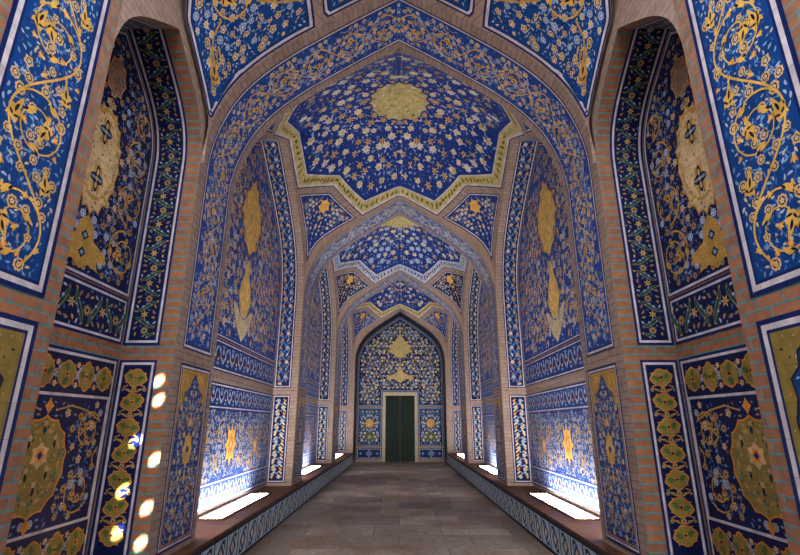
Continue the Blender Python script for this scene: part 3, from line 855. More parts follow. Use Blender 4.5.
def pat_near_niche_soffit():
    b, f = Art(), Art(); pr = Prof(N0['hw'], N0['apex'], 2.31)
    q = rings(b, densify(rect(0, .15, pr.L, ND - .005), .08), [(.022, 'rim_blue'), (.022, 'white'), (.008, 'rim_blue')]); ground(f, q, 'navy_ground', (.08, None))
    frieze(f, .06, pr.L - .06, .325, .27, .155, 6)
    return [('border', None, b), ('field', 'navy band of yellow flowers and green leaves', f)], pr
pat2, pr2 = pat_near_niche_soffit()
def pat_near_niche_dado():
    hw = N0['hw'] - .03; b, f, m = Art(), Art(), Art(); FZ = []
    rings(b, rect(-hw, .5, hw, 2.17), [(.022, 'rim_blue'), (.022, 'white')])
    for z0, z1, sd_ in ((1.83, 2.125, 1), (.545, .84, 2)):
        fz = Art(); FZ.append(('frieze', 'band of gold and green cartouches', fz))
        ground(fz, rect(-hw + .044, z0, hw - .044, z1), 'navy_ground')
        for i in range(6):
            x = -hw + .17 + i * (2 * hw - .34) / 5
            cartouche(fz, (x, (z0 + z1) / 2), .19, .22, math.pi / 2 * (i % 2), 2)
            if i < 5:
                A0 = (x + (2 * hw - .34) / 10, (z0 + z1) / 2); fz.rosette(A0, .035, 'pale', 0, 2)
                for k in (-1, 1): fz.rosette((A0[0], A0[1] + k * .08), .026, 'peach', 0, 2); fz.leaf((A0[0] + .03, A0[1] + k * .045), .03, k, 'mist', 2)
    q = rings(b, rect(-hw + .044, .84, hw - .044, 1.83), [(.022, 'white'), (.01, 'rim_blue')]); ground(f, q, 'navy_ground')
    M = sunburst((0, 1.31), .3, 14, .07, sx=1.0, sy=1.2)
    flora(f, q, .125, 21, obst=(offset(ccw(M), -.02),), sym=0, stem='petal_blue', kinds=('dusty', 'peach', 'dusty', 'pale'), leaves=('petal_blue', 'dusty', 'sky'), size=.3, fillp=.6)
    for s in (-1, 1):
        for c, R, d in (((.52, 1.55), .15, 1), ((.5, 1.08), .16, -1), ((.72, 1.32), .1, 1)):
            spiral(f, (s * c[0], c[1]), R, .6 * d + (0 if s > 0 else math.pi), d * s, 1.3, .015, 'ochre', 6, .4)
        f.stroke([(s * .08, 1.7), (s * .25, 1.74), (s * .45, 1.71), (s * .66, 1.62), (s * .7, 1.45)], .013, 'ochre', 6)
    m.poly(M, 'amber', 5); m.poly(offset(ccw(M), .014), 'olive_gold', 6); fleck(m, M, .06, 4, 7, ('pale_gold', 'ink', 'green'), .18)
    M2 = sunburst((0, 1.38), .1, 6, .3); m.poly(M2, 'peach', 9); m.lobed((0, 1.38), .06, 6, .2, 'amber', 10, 0, 18); m.lobed((0, 1.38), .032, 4, .2, 'rim_blue', 11, 0, 12)
    for i in range(20):
        t = 2 * math.pi * i / 20; m.leaf((.22 * math.cos(t), 1.31 + .26 * math.sin(t)), .04, t + math.pi / 2, ('amber_dim', 'green')[i % 2], 9, .4, .3)
    for x, z in ((.1, 1.24), (-.1, 1.24), (0, 1.14), (.13, 1.46), (-.13, 1.46), (0, 1.56)): m.leaf((x, z), .035, 1.57, 'ink', 10, .4, 0); m.rosette((x, z + .045), .024, 'peach', 0, 10, False)
    for z in (1.73, .91): m.lobed((0, z), .05, 4, .25, 'amber', 7, 0, 12, 1, 1.3)
    return [('border', None, b)] + FZ + [('field', None, f), ('medallion', 'olive gold medallion', m)]
pat3 = pat_near_niche_dado()
def pat_near_return_dado():
    b, f = Art(), Art(); q = rings(b, rect(.15, .5, ND - .005, 2.17), [(.022, 'rim_blue'), (.022, 'white'), (.008, 'rim_blue')]); ground(f, q, 'navy_ground')
    for i in range(7):
        z = .7 + i * .218
        cartouche(f, (.322, z), .195, .15, .2 * (-1) ** i, 2)
        for k in (-1, 1): f.stroke([(.325 + k * .02, z + .09), (.325 + k * .07, z + .11), (.325 + k * .1, z + .135), (.325 + k * .06, z + .15)], .01, 'ochre', 2)
        f.rosette((.325, z + .109), .03, 'dusty', 0, 3)
        for k in (-1, 1): f.rosette((.325 + k * .1, z + .109), .02, 'dusty', 0, 2, False); f.leaf((.325 + k * .05, z + .1), .03, k * .6, 'ochre', 2)
    return [('border', None, b), ('field', 'column of gold and green cartouches', f)]
pat4 = pat_near_return_dado()
for sd, sn in SIDES:
    c = N0['c']
    lay(pat, on_back(sd, c), 'tile_mosaic', 'dark arched panel with pale gold oval medallion on the back of the near %s niche' % sn, 'tile panel', (sd * 2.6, c, 2.31), 'near niche back panels')
    lay(pat2, on_soffit(sd, c, pr2), 'tile_band', 'curved navy tile band with yellow flowers and green leaves lining the near %s niche' % sn, 'tile band', (sd * 2.42, c, 2.31), 'near niche lining bands')
    lay(pat3, on_back(sd, c), 'tile_mosaic', 'dark dado panel with olive gold medallion at the back of the near %s niche' % sn, 'tile panel', (sd * 2.6, c, .5), 'near niche dado panels')
    lay(pat4, on_return(sd, c + N0['hw']), 'tile_mosaic', 'narrow dado panel of gold cartouches on the %s near niche jamb%s' % (sn, ', flecked with sunlight' if sd < 0 else ''), 'tile panel', (sd * 2.42, c + N0['hw'], .5), 'near niche jamb panels')

# -- pier dados (nave faces of the arches)
def pat_pier_dado():
    b, f, m = Art(), Art(), Art(); q = rings(b, rect(.16, .5, .9, 2.17), THIN); ground(f, q, 'ochre'); fleck(f, q, .05, 9, 1, ('ink', 'gold', 'rim_blue'), .18)
    x0, x1 = q[:, 0].min(), q[:, 0].max(); cx = (x0 + x1) / 2; zb = q[:, 1].min(); h = (x1 - x0) / 2
    og = np.array([(cx + h * a, zt) for a, zt in ((1, zb), (1, 1.6), (.93, 1.68), (.97, 1.75), (.72, 1.83), (.7, 1.9), (.4, 1.95), (.22, 2.03), (0, 2.11))])
    og = np.vstack([og, (og[-2::-1] - [cx, 0]) * [-1, 1] + [cx, 0]])
    f.poly(og, 'ink', 2); ip = offset(ccw(og), .012); f.poly(ip, 'cobalt_ground', 3)
    M = sunburst((cx, 1.36), .13, 8, .22, sx=.85, sy=1.4)
    flora(f, ip, .095, 31, obst=(M,), sym=cx, stem='sky', kinds=('cream', 'peach', 'pale'), size=.34, fine=False, L=4)
    for s in (-1, 1):
        for cz, R, d in ((.72, .12, 1), (1.02, .12, -1), (1.62, .11, 1)):
            spiral(f, (cx + s * .17, cz), R, math.pi / 2 * d + (0 if s > 0 else math.pi), d * s, 1.2, .01, 'ochre', 8, .4)
    m.poly(M, 'gold', 8); m.lobed((cx, 1.36), .06, 6, .25, 'pale_gold', 9, 0, 18, 1, 1.3); m.lobed((cx, 1.36), .03, 1, 0, 'rim_blue', 10, 0, 8)
    for z in (1.62, 1.1): m.lobed((cx, z), .04, 4, .25, 'gold', 8, 0, 12, .8, 1.4)
    return [('border', None, b), ('field', 'blue ogee field under gold corners', f), ('medallion', 'small gold medallion', m)]
pat = pat_pier_dado()
PW = ['nearest', 'second', 'third']
for k, (a0, a1) in enumerate(ARCHES):
    for sd, sn in SIDES:
        lay(pat, on_nave(sd, a0), 'tile_mosaic', 'narrow dado panel with gold pointed corners on the %s %s pier' % (PW[k], sn), 'tile panel', (sd * HW, (a0 + a1) / 2, .5), 'pier dado panels')

# -- scroll bands under the transverse arches
def pat_arch_band(fine):
    b, f = Art(), Art(); pr = Prof(HW, APEX, 2.31); L = pr.L
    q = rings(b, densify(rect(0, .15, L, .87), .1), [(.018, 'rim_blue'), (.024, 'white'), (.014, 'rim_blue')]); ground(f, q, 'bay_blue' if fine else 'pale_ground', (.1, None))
    if fine:
        flora(f, q, .112, 41, sym=L / 2, stem='petal_blue', kinds=('cream', 'peach', 'pearl', 'pale'), leaves=('mist', 'ivory', 'sky'), size=.34, fine=False, fillp=.5)
        vine_band(f, .1, L, .51, .2, .98, .2, .014, 'gold', 6, sym=L / 2)
        vine_band(f, .1, L, .51, -.19, 1.02, .13, .011, 'peach', 4, sym=L / 2, palm=False)
    else:
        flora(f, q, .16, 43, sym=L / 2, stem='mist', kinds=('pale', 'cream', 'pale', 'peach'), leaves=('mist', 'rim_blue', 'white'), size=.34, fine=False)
        vine_band(f, .1, L, .51, .2, 1.0, .19, .02, 'cream', 6, sym=L / 2, palm=False)
    return [('border', None, b), ('field', None, f)], pr
pA, prA = pat_arch_band(True); pB, prB = pat_arch_band(False)
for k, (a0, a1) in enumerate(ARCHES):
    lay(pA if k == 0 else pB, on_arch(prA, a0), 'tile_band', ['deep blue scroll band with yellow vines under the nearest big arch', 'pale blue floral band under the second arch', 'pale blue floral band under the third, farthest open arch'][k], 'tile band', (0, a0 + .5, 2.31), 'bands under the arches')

# -- panels over the first arch
def pend_outline(kind):
    if kind == 'side':
        z = np.linspace(4.70, 6.55, 46); Aq, Bq = pend_ends(z); d = Bq - Aq; w = np.linalg.norm(d, axis=1)
        fx = (np.minimum(Bq[:, 0] - .012, -.97) - Aq[:, 0]) / np.maximum(d[:, 0], 1e-6)
        l = -w / 2 + .006; r = -w / 2 + fx * w
        ok = r > l + .045
        z, l, r = z[ok], l[ok], r[ok]
        return ccw(np.vstack([np.column_stack([r, z]), np.column_stack([l, z])[::-1]]))
    z = np.linspace(6.02, 6.56, 16); Aq, Bq = pend_ends(z); d = Bq - Aq; w = np.linalg.norm(d, axis=1)
    l = -w / 2 + (-.87 - Aq[:, 0]) / d[:, 0] * w; r = -w / 2 + (Bq[:, 0] - .03 - Aq[:, 0]) / d[:, 0] * w; ok = r > l + .01
    z, l, r = z[ok], l[ok], r[ok]
    return ccw(np.vstack([np.column_stack([r, z]), np.column_stack([l, z])[::-1]]))
def pat_spandrel():
    b, f, m = Art(), Art(), Art(); P = densify(pend_outline('side'), .12); q = rings(b, P, [(.02, 'rim_blue'), (.028, 'white'), (.016, 'rim_blue')]); ground(f, q, 'azure_ground', (.12, .12))
    flora(f, q, .11, 51, stem='petal_blue', kinds=('pale', 'creamdot', 'pearl', 'peach'), leaves=('sky', 'mist', 'petal_blue', 'cream'), size=.34)
    cs = [((-.13, 5.78), .24, 2.0, 1, 1.35), ((.32, 6.28), .2, 3.6, -1, 1.2), ((-.35, 6.25), .2, 0.3, 1, 1.2), ((-.03, 5.28), .09, 1.3, -1, 1.0)]
    for c, R, a0, d, tn in cs: spiral(f, c, R, a0, d, tn, .016, 'gold', 6, .5)
    f.stroke([(-.02, 5.0), (-.06, 5.2), (-.1, 5.4), (-.1, 5.54)], .02, 'ochre', 6)
    f.stroke([(.1, 5.85), (.3, 5.95), (.5, 6.1), (.5, 6.3)], .018, 'ochre', 6)
    for c, a in (((-.0, 5.16), 1.9), ((.22, 5.98), .6), ((-.25, 5.85), 3.0), ((.5, 6.2), 1.3)): f.palmette(c, .12, a, 8, 'ochre')
    M = sunburst((-.3, 6.42), .17, 10, .15); m.poly(M, 'pale_gold', 9); fleck(m, M, .05, 2, 10, ('ochre', 'green', 'ink'), .2)
    return [('border', None, b), ('field', None, f), ('medallion', 'pale gold rosette', m)]
pat = pat_spandrel()
def pat_top():
    b, f, m = Art(), Art(), Art(); P = densify(pend_outline('top'), .12); q = rings(b, P, [(.018, 'rim_blue'), (.022, 'white'), (.012, 'rim_blue')]); ground(f, q, 'azure_ground', (.12, .12))
    flora(f, q, .1, 53, stem='petal_blue', kinds=('pale', 'peach', 'star'), size=.33)
    c = q.mean(0); M = sunburst((c[0] - .12, c[1] + .1), .1, 8, .2); m.poly(M, 'olive_gold', 6); fleck(m, M, .05, 2, 7, ('ochre', 'cream'), .2)
    return [('border', None, b), ('field', None, f), ('medallion', 'olive gold rosette', m)]
pat2 = pat_top()
for sd, sn in SIDES:
    lay(pat, on_pend(sd), 'tile_mosaic', 'bright blue curved spandrel panel between the near %s niche and the biggest arch' % sn, 'tile panel', (sd * 1.9, 4.1, 4.86), 'spandrel panels over the nearest arch')
    lay(pat2, on_pend(sd), 'tile_mosaic', 'small wedge panel just %s of the nearest arch peak, at the top edge' % sn, 'tile panel', (sd * .6, 4.4, 6.2), 'wedge panels at the arch peak')

# -- star vaults and their kite corners
STAR = []
def _chord(p, q, n=6):
    """plan points whose edge on the vault lies in a straight chord seen from inside"""
    a, b = _vp(*p), _vp(*q); P = a + (b - a) * np.linspace(0, 1, n)[:, None] - _kb
    Q = on_kite(1, 1, 0.0)(P @ _e1, P @ _e2, np.zeros(n)); return Q[:, :2]
_quarter = np.vstack([_chord((.985, .41), (.685, .685))[:-1], _chord((.685, .685), (.41, .985))])
for sx, sy, order in ((1, 1, 1), (-1, 1, -1), (-1, -1, 1), (1, -1, -1)):
    STAR += [(sx * a, sy * c) for a, c in (_quarter if order == 1 else _quarter[::-1])]
def pat_star(style):
    b, f, m = Art(), Art(), Art(); P = densify(ccw(STAR), .12)
    bc = {0: 'pale_gold', 1: 'mist', 2: 'pale_gold'}[style]
    q1 = rings(b, P, [(.014, 'rim_blue'), (.028, 'white')]); q2 = rings(b, q1, [(.13, bc)]); q = rings(b, q2, [(.022, 'white'), (.01, 'rim_blue')])
    rng = random.Random(3)
    for i in range(len(q1)):
        mid = (q1[i] + q2[i]) / 2; b.leaf(mid, .05, rng.uniform(0, 6.28), 'moss' if style != 1 else 'rim_blue', 8, .45, .2)
        mid = (q1[i] + q1[(i + 1) % len(q1)]) / 4 + (q2[i] + q2[(i + 1) % len(q2)]) / 4; b.leaf(mid, .045, rng.uniform(0, 6.28), 'ochre' if style != 1 else 'cream', 8, .45, .2)
    ground(f, q, 'royal_ground', (.1, .1))
    M = sunburst((0, 0), .58, 16, .1)
    flora(f, q, .245, 61 + style, obst=((0, 0, .6),), sym=0, stem='petal_blue', kinds=('pearl', 'star', 'cream', 'pearl', 'star') if style != 1 else ('pale', 'cream', 'pale', 'star'),
          leaves=('mist', 'petal_blue', 'sky', 'white'), size=.36, fine=style == 0)
    ground(m, M, 'pale_gold', (.12, .12))
    m.l = [8] * len(m.l)
    fleck(m, offset(ccw(M), .03), .075, 7, 9, ('ochre', 'ivory', 'olive_gold', 'gold'), .24)
    for i in range(16):
        t = math.pi * (i + .5) / 8; m.rosette((.6 * math.cos(t), .6 * math.sin(t)), .06, 'star', t, 10, False)
    for r, k, s in ((.5, 16, .055), (.36, 12, .05), (.22, 8, .045), (.09, 4, .035)):
        for i in range(k):
            t = 2 * math.pi * (i + .5 * (k % 3)) / k; m.leaf((r * math.cos(t), r * math.sin(t)), s, t + 1.2, ('ochre', 'ivory', 'olive_gold')[i % 3], 11, .45, .2)
    return [('border', 'cream zigzag border' if style != 1 else 'pale blue zigzag border', b), ('field', 'blue field scattered with blossoms', f), ('medallion', 'pale gold sunburst', m)]
_cv = [(.98, y) for y in np.linspace(.98, .47, 12)]
KX = np.array([_vp(a, c) for a, c in _cv + [(.722, .722)] + [(y, x) for x, y in _cv[:0:-1]]])
KITE = ccw(np.column_stack([(KX - _kb) @ _e1, (KX - _kb) @ _e2]))
def pat_kite(style):
    b, f, m = Art(), Art(), Art(); P = densify(KITE, .1); q = rings(b, P, [(.02, 'rim_blue'), (.022, 'white'), (.012, 'rim_blue')]); ground(f, q, ['cobalt_ground', 'navy_ground', 'cobalt_ground'][style], (.1, .1))
    M = sunburst((0, 1.28), .17, 7, .3, sx=.9, sy=1.15)
    flora(f, q, .11, 81 + style, obst=((0, 1.28, .19),), sym=0, stem='sky', kinds=('pearl', 'peach', 'cream', 'pale'), leaves=('mist', 'sky', 'peach'), size=.36, fine=False)
    for s in (-1, 1): spiral(f, (s * .3, 1.42), .17, 1.5, s, 1.2, .014, 'peach', 6, .4)
    m.poly(M, 'gold', 6); m.lobed((0, 1.28), .1, 6, .25, 'amber', 7, 0, 18); m.lobed((0, 1.28), .05, 4, .2, 'cream', 8, 0, 12)
    for z in (1.0, .8): f.lobed((0, z), .06, 4, .25, 'peach', 6, 0, 12, .8, 1.4)
    return [('border', None, b), ('field', None, f), ('medallion', 'small gold flower', m)]
VL = ['nearest star vault: blue ceiling field with pale gold sunburst and cream zigzag border', 'second star vault, edged with a pale blue zigzag border', 'farthest star vault, small, with cream zigzag border just before the end arch']
for k, (y0, y1) in enumerate(BAYS):
    c = (y0 + y1) / 2
    lay(pat_star(k), on_vault(c), 'star_vault', VL[k], 'vault', (0, c, CROWN), 'star vaults along the passage')
    pk = pat_kite(k)
    for sy, fb in ((1, 'far'), (-1, 'near')):
        for sx, sn in SIDES:
            lay(pk, on_kite(sx, sy, c), 'kite_mosaic', 'kite-shaped tile panel in the %s %s corner of the %s vault' % (fb, sn, ['nearest', 'second', 'farthest'][k]), 'tile panel', (sx * 1.9, c + sy * 2.1, 4.7), 'kite panels of the vaults')

# -- tall niches of the three bays
def pat_niche_back(style):
    hw = HY - .05; pr = Prof(HY, APEX, 2.30, off=.05).pts; b, fz, f, m = Art(), Art(), Art(), Art()
    q = rings(b, rect(-hw, 2.33, hw, 2.78), THIN); ground(fz, q, 'cobalt_ground'); lattice_frieze(fz, -hw + .06, hw - .06, q[:, 1].min(), q[:, 1].max(), .2)
    P = pr.copy(); P[:, 1] = np.maximum(P[:, 1], 2.80); k = [0]
    for i in range(1, len(P)):
        if np.linalg.norm(P[i] - P[k[-1]]) > 1e-4: k.append(i)
    q = rings(b, ccw(P[k]), THIN); ground(f, q, 'bay_blue')
    G = np.array([(0, 5.85), (.1, 5.7), (.2, 5.72), (.22, 5.55), (.42, 5.4), (.52, 5.1), (.44, 4.85), (.3, 4.7), (.32, 4.55), (.16, 4.5), (0, 4.36)])
    V = np.array([(0, 4.3), (.1, 4.15), (.12, 4.02), (.24, 3.85), (.3, 3.62), (.22, 3.42), (.13, 3.3)])
    V = np.vstack([V, (0.0, 3.26)])
    W = np.array([(0, 3.24), (.16, 3.3), (.34, 3.44), (.52, 3.46), (.38, 3.2), (.2, 3.02), (0, 2.88)])
    W = np.vstack([W, W[-2:0:-1] * [-1, 1]])
    G, V = [np.vstack([a, a[-2:0:-1] * [-1, 1]]) for a in (G, V)]
    d = .2 if style == 0 else .23
    flora(f, q, d, 91, obst=(G, V, W), sym=0, stem='sky', kinds=('peach', 'pearl', 'star', 'pearl', 'amberbud'), leaves=('mist', 'ivory', 'white', 'peach', 'sky'), size=.38, fine=False, fillp=.45)
    for s in (-1, 1):
        for cx, cz, R, dr in ((.75, 3.25, .26, 1), (1.45, 3.3, .28, -1), (.8, 4.0, .26, -1), (1.5, 4.1, .27, 1), (.85, 4.8, .25, 1), (1.45, 4.85, .22, -1), (.7, 5.5, .2, -1)):
            spiral(f, (s * cx, cz), R, math.pi / 2 * dr + (0 if s > 0 else math.pi), dr * s, 1.3, .027, 'gold' if (cz * 10) % 2 > 1 else 'peach', 6, .4)
    m.poly(G, 'amber', 7); m.poly(offset(ccw(G), .02), 'bright_gold', 8); fleck(m, G, .09, 3, 9, ('ochre', 'pale_gold', 'ink'), .16); m.lobed((0, 5.1), .1, 6, .2, 'peach', 10, 0, 18)
    m2, m3 = Art(), Art()
    m2.poly(V, 'cream', 7); m2.poly(offset(ccw(V), .025), 'bright_gold', 8); fleck(m2, V, .09, 4, 9, ('ochre', 'amber'), .16)
    m3.poly(W, 'cream', 7); fleck(m3, W, .1, 4, 8, ('peach', 'ochre'), .12)
    return [('border', None, b), ('frieze', 'blue and white leaf band', fz), ('field', None, f), ('medallion', 'golden cypress', m), ('medallion', 'gold teardrop', m2), ('medallion', 'pale spreading foot', m3)]
def pat_niche_soffit(style):
    b, f = Art(), Art(); pr = Prof(HY, APEX, 2.31)
    q = rings(b, densify(rect(0, .14, pr.L, ND - .005), .1), [(.018, 'rim_blue'), (.02, 'white'), (.01, 'rim_blue')]); ground(f, q, ['rim_blue', 'ink', 'navy_ground'][style], (.1, None))
    n = int(pr.L / .15); st = pr.L / n
    for i in range(n):
        s = (i + .5) * st; u = 1 if i % 2 else -1
        f.rosette((s, .32 + u * .055), .046, ('pearl', 'star', 'pale', 'creamdot')[i % 4] if style == 0 else ('pale', 'pearl')[i % 2], i * .7, 3, False)
        f.leaf((s, .32 - u * .07), .055, .5 * u, ('amber', 'sky', 'ochre', 'mist')[i % 4], 2, .4, .3)
        for q_ in (-1, 1):
            f.leaf((s + st * .5, .32 + q_ * .075), .042, q_ * .9 + i, 'sky' if q_ > 0 else 'dusty', 2, .36, .25); f.leaf((s + q_ * st * .35, .32 + u * .005 * q_), .03, q_ * .5 + i, 'petal_blue', 2, .4, .1)
            f.lobed((s + st * .25, .32 + q_ * .105), .014, 1, 0, 'mist', 2, 0, 5)
        f.stroke([(s - st / 2, .32), (s - st / 4, .32 + u * .05), (s, .32 + u * .07), (s + st / 4, .32 + u * .05), (s + st / 2, .32)], .01, 'sky', 1)
    return [('border', None, b), ('field', None, f)], pr
def pat_niche_dado():
    hw = HY - .05; b, f, m = Art(), Art(), Art(); FZ = []; MD = []
    rings(b, rect(-hw, .5, hw, 2.17), [(.02, 'rim_blue'), (.02, 'white')])
    for z0, z1 in ((1.84, 2.13), (.54, .80)):
        fz = Art(); FZ.append(('frieze', 'blue and white leaf band', fz))
        ground(fz, rect(-hw + .04, z0, hw - .04, z1), 'cobalt_ground'); lattice_frieze(fz, -hw + .05, hw - .05, z0, z1, .17)
    q = rings(b, rect(-hw + .04, .80, hw - .04, 1.84), [(.02, 'white'), (.012, 'rim_blue')]); ground(f, q, 'cobalt_ground')
    M = sunburst((0, 1.3), .26, 8, .35, sx=1.0, sy=1.3)
    flora(f, q, .115, 95, obst=(M,), sym=0, stem='sky', kinds=('pale', 'peach', 'star', 'pale'), leaves=('mist', 'white', 'sky'), size=.34, fine=False)
    for s in (-1, 1):
        for i, (cx, cz) in enumerate(((.42, 1.5), (.5, 1.08), (.95, 1.42), (1.05, 1.0), (1.5, 1.5), (1.6, 1.08), (2.0, 1.4))):
            d = 1 if i % 2 else -1; spiral(f, (s * cx, cz), .17, math.pi / 2 * d + (0 if s > 0 else math.pi), d * s, 1.25, .017, 'gold', 6, .4)
    m.poly(M, 'gold', 7); m.lobed((0, 1.3), .14, 8, .2, 'amber', 8, 0, 24, .9, 1.3); m.lobed((0, 1.3), .06, 4, .2, 'pale', 9, 0, 12) if False else m.lobed((0, 1.3), .06, 4, .2, 'cream', 9, 0, 12)
    for s in (-1, 1):
        m2 = Art(); MD.append(('medallion', 'small amber star medallion', m2)); M2 = sunburst((s * 1.3, 1.24), .15, 8, .3); m2.poly(M2, 'amber', 7); m2.lobed((s * 1.3, 1.24), .07, 6, .2, 'cream', 8, 0, 18)
    return [('border', None, b)] + FZ + [('field', None, f), ('medallion', 'golden star medallion', m)] + MD
def pat_return_dado(style):
    b, f = Art(), Art(); q = rings(b, rect(.14, .5, ND - .005, 2.17), [(.018, 'rim_blue'), (.02, 'white'), (.01, 'rim_blue')]); ground(f, q, 'navy_ground')
    n = 12; st = 1.57 / n
    for i in range(n):
        z = .55 + (i + .5) * st; u = 1 if i % 2 else -1
        f.rosette((.32 + u * .05, z), .045, ('pearl', 'cream', 'pale')[i % 3], i * .6, 3, False)
        f.leaf((.32 - u * .065, z), .05, 1.2 * u, 'amber' if i % 2 else 'peach', 2, .42, .3)
        for q_ in (-1, 1):
            f.leaf((.32 + q_ * .075, z + st / 2), .05, q_ * .9 + math.pi / 2, 'mist' if style != 0 else 'ivory', 2, .3, .25); f.leaf((.32 + q_ * .025, z + st / 2), .03, q_ + i, 'sky', 2, .4, .1)
            f.lobed((.32 + q_ * .1, z), .014, 1, 0, 'mist', 2, 0, 5)
        f.stroke([(.32, z - st / 2), (.32 + u * .05, z - st / 4), (.32 + u * .065, z), (.32 + u * .05, z + st / 4), (.32, z + st / 2)], .01, 'sky', 1)
    return [('border', None, b), ('field', None, f)]
pd = pat_niche_dado()
for k, (y0, y1) in enumerate(BAYS):
    c = (y0 + y1) / 2; w = ORD[k]
    pb_ = pat_niche_back(k); ps_, prs = pat_niche_soffit(k); pr_ = pat_return_dado(k)
    for sd, sn in SIDES:
        lay(pb_, on_back(sd, c), 'tile_mosaic', 'tall arched panel with golden cypress in the %s tall niche on the %s' % (w, sn), 'tile panel', (sd * 2.6, c, 2.33), 'arched panels of the tall niches')
        lay(ps_, on_soffit(sd, c, prs), 'tile_band', 'long flowered tile band lining the arch of the %s tall niche on the %s' % (w, sn), 'tile band', (sd * 2.42, c, 2.31), 'lining bands of the tall niches')
        lay(pd, on_back(sd, c), 'tile_mosaic', 'wide gold-starred dado panel over the lit slab, %s tall niche on the %s' % (w, sn), 'tile panel', (sd * 2.6, c, .5), 'dado panels of the tall niches')
        lay(pr_, on_return(sd, y1), 'tile_mosaic', 'narrow pale-flowered dado panel on the far jamb, %s tall niche on the %s' % (w, sn), 'tile panel', (sd * 2.42, y1, .5), 'jamb panels of the tall niches')

# -- far end: reveal lining, wall panels, skirting, door
prE = Prof(1.98, 6.50, .1)
b, f = Art(), Art(); q = rings(b, densify(rect(0, .05, prE.L, 1.15), .12), [(.03, 'ink'), (.02, 'sky'), (.02, 'ink')]); ground(f, q, 'ink', (.12, None))
for i in range(int(prE.L / .4)):
    s = .3 + i * .4
    for t in (.35, .85): f.lobed((s, t), .1, 6, .2, 'rim_blue', 1, 0, 18); f.lobed((s, t), .04, 1, 0, 'petal_blue', 2, 0, 8)
lay([('border', None, b), ('field', None, f)], on_arch(prE, 21.3), 'tile_band', 'dark blue lining inside the recess of the end arch', 'tile band', (0, 21.9, .1))

pr = Prof(1.98, 6.50, 2.36, off=.03).pts
P = np.vstack([pr, [(.80, 2.36), (.80, 3.02), (-.80, 3.02), (-.80, 2.36)]])
b, f, m = Art(), Art(), Art(); q = rings(b, ccw(P), [(.03, 'rim_blue'), (.03, 'sky'), (.015, 'rim_blue')]); ground(f, q, 'navy_ground')
M1 = np.array([(0, 5.75), (.07, 5.6), (.2, 5.42), (.28, 5.25), (.6, 5.12), (.45, 4.98), (.62, 4.85), (.3, 4.72), (.2, 4.6), (0, 4.5)]); M2 = np.array([(0, 4.2), (.12, 4.05), (.14, 3.9), (.3, 3.82), (.62, 3.68), (.6, 3.55), (.3, 3.58), (.14, 3.5), (0, 3.4)])
M1, M2 = [np.vstack([a, a[-2:0:-1] * [-1, 1]]) for a in (M1, M2)]
flora(f, q, .2, 101, obst=(M1, M2), sym=0, stem='petal_blue', kinds=('cream', 'pale', 'peach', 'cream'), leaves=('mist', 'cream', 'sky'), size=.33, fine=False)
m2 = Art()
for m_, M in ((m, M1), (m2, M2)): m_.poly(M, 'ochre', 5); m_.poly(offset(ccw(M), .03), 'pale_gold', 6); fleck(m_, M, .14, 5, 7, ('ochre', 'olive_gold'), .16)
lay([('border', None, b), ('field', None, f), ('medallion', 'upper pale gold medallion', m), ('medallion', 'lower winged pale gold medallion', m2)], on_end(), 'tile_mosaic', 'dark arched tile panel filling the end wall above the green door', 'tile panel', (0, END_Y, 2.36))
def pat_end_side(s):
    b, f, m = Art(), Art(), Art(); q = rings(b, rect(.82, .66, 1.93, 2.30) if s > 0 else rect(-1.93, .66, -.82, 2.30), [(.025, 'rim_blue'), (.03, 'sky'), (.015, 'rim_blue')]); ground(f, q, 'navy_ground')
    cx = s * 1.375; M1 = sunburst((cx, 1.62), .24, 8, .25); M2 = sunburst((cx, 1.05), .26, 3, .3, sy=.8)
    flora(f, q, .17, 111, obst=(M1, M2), sym=cx, stem='petal_blue', kinds=('pale', 'mist' if False else 'pale', 'cream'), leaves=('sky', 'mist'), size=.36, fine=False)
    m.poly(M1, 'ochre', 5); m.lobed((cx, 1.62), .13, 8, .2, 'pale_gold', 6, 0, 24); m.lobed((cx, 1.62), .06, 6, .2, 'amber', 7, 0, 18); m2 = Art(); m2.poly(M2, 'moss', 5); m2.lobed((cx, 1.05), .1, 5, .3, 'pale_gold', 6, 0, 20)
    b2, f2 = Art(), Art(); x0, x1 = sorted((s * .82, s * 1.93)); q = rings(b2, rect(x0, .12, x1, .58), [(.03, 'ink'), (.03, 'mist'), (.015, 'ink')]); ground(f2, q, 'rim_blue')
    for i in range(3):
        c = (x0 + (i + .5) * (x1 - x0) / 3, .35)
        for r, mt, L in ((.145, 'mist', 1), (.105, 'rim_blue', 2), (.06, 'sky', 3)): f2.poly([(c[0] - r, c[1]), (c[0], c[1] - r), (c[0] + r, c[1]), (c[0], c[1] + r)], mt, L)
    return [('border', None, b), ('field', None, f), ('medallion', 'gold rosette', m), ('medallion', 'moss green rosette', m2)], [('border', None, b2), ('field', None, f2)]
for sd, sn in SIDES:
    p1, p2 = pat_end_side(sd)
    lay(p1, on_end(), 'tile_mosaic', 'dark dado panel with gold rosette on the end wall, %s of the door' % sn, 'tile panel', (sd * 1.375, END_Y, .66), 'end wall dado panels')
    lay(p2, on_end(), 'skirting_mosaic', 'low skirting panel of three pale lozenges, %s of the end door' % sn, 'tile panel', (sd * 1.375, END_Y, .12), 'end wall skirting panels')

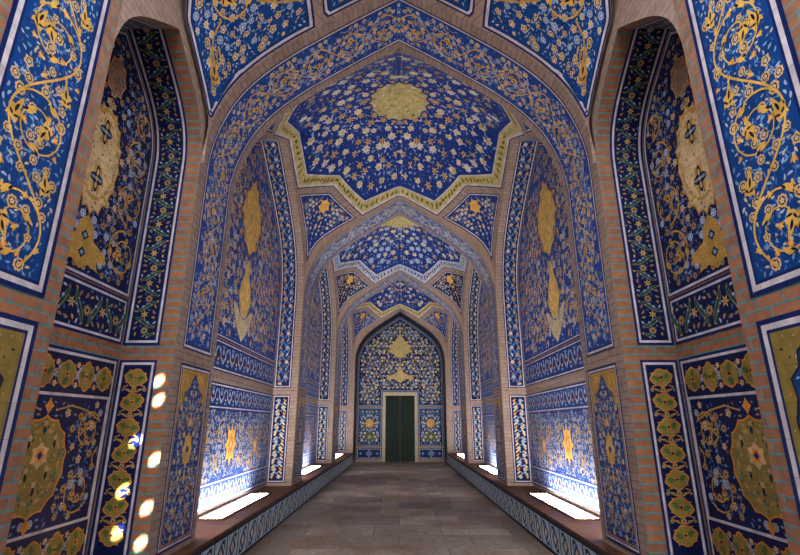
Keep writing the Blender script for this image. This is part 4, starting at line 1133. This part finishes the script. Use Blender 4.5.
door = empty('door_1', (0, END_Y, 0), 'green double door with pale stone frame in the end wall', 'door', kind='structure')
dl = (0, END_Y, 0)
S = Surf()
S.box((-.78, END_Y - .09, 0), (-.66, END_Y, 2.98), 'door_frame_stone'); S.box((.66, END_Y - .09, 0), (.78, END_Y, 2.98), 'door_frame_stone'); S.box((-.66, END_Y - .09, 2.84), (.66, END_Y, 2.98), 'door_frame_stone')
S.build('frame', door, dl)
for s in (-1, 1):
    x0, x1 = sorted((s * .008, s * .655)); S = Surf(); S.box((x0, END_Y - .05, .02), (x1, END_Y - .005, 2.835), 'door_green')
    for xa, xb in ((x0, x0 + .09), (x1 - .09, x1)): S.box((xa, END_Y - .075, .02), (xb, END_Y - .05, 2.835), 'door_green')
    for za, zb in ((.02, .2), (.92, 1.06), (1.78, 1.92), (2.66, 2.835)): S.box((x0 + .09, END_Y - .075, za), (x1 - .09, END_Y - .05, zb), 'door_green')
    leaf = S.build('door_leaf', door, dl)
    for za, zb in ((.28, .84), (1.14, 1.70), (2.0, 2.58)):
        S = Surf(); S.box((x0 + .15, END_Y - .064, za), (x1 - .15, END_Y - .0505, zb), 'door_green'); S.build('raised_panel', leaf, dl).location = (0, 0, 0)
    bm = bmesh.new(); t = [bm.verts.new((s * .1 + .045 * math.cos(k * math.pi / 8), -.095, 1.2 + .045 * math.sin(k * math.pi / 8))) for k in range(16)]
    me = bpy.data.meshes.new('ring_handle')
    R_, r_ = .045, .009; V = []; Fc = []
    for i in range(20):
        a = i * math.pi / 10
        for j in range(8):
            c2 = j * math.pi / 4; V.append((s * .07 + (R_ + r_ * math.cos(c2)) * math.cos(a), END_Y - .088 + r_ * math.sin(c2), 1.2 + (R_ + r_ * math.cos(c2)) * math.sin(a)))
            Fc.append((i * 8 + j, ((i + 1) % 20) * 8 + j, ((i + 1) % 20) * 8 + (j + 1) % 8, i * 8 + (j + 1) % 8))
    bm.free(); h = mesh_obj('ring_handle', V, Fc, ['iron'], None, None, leaf, dl, True); h.location = (0, 0, 0)
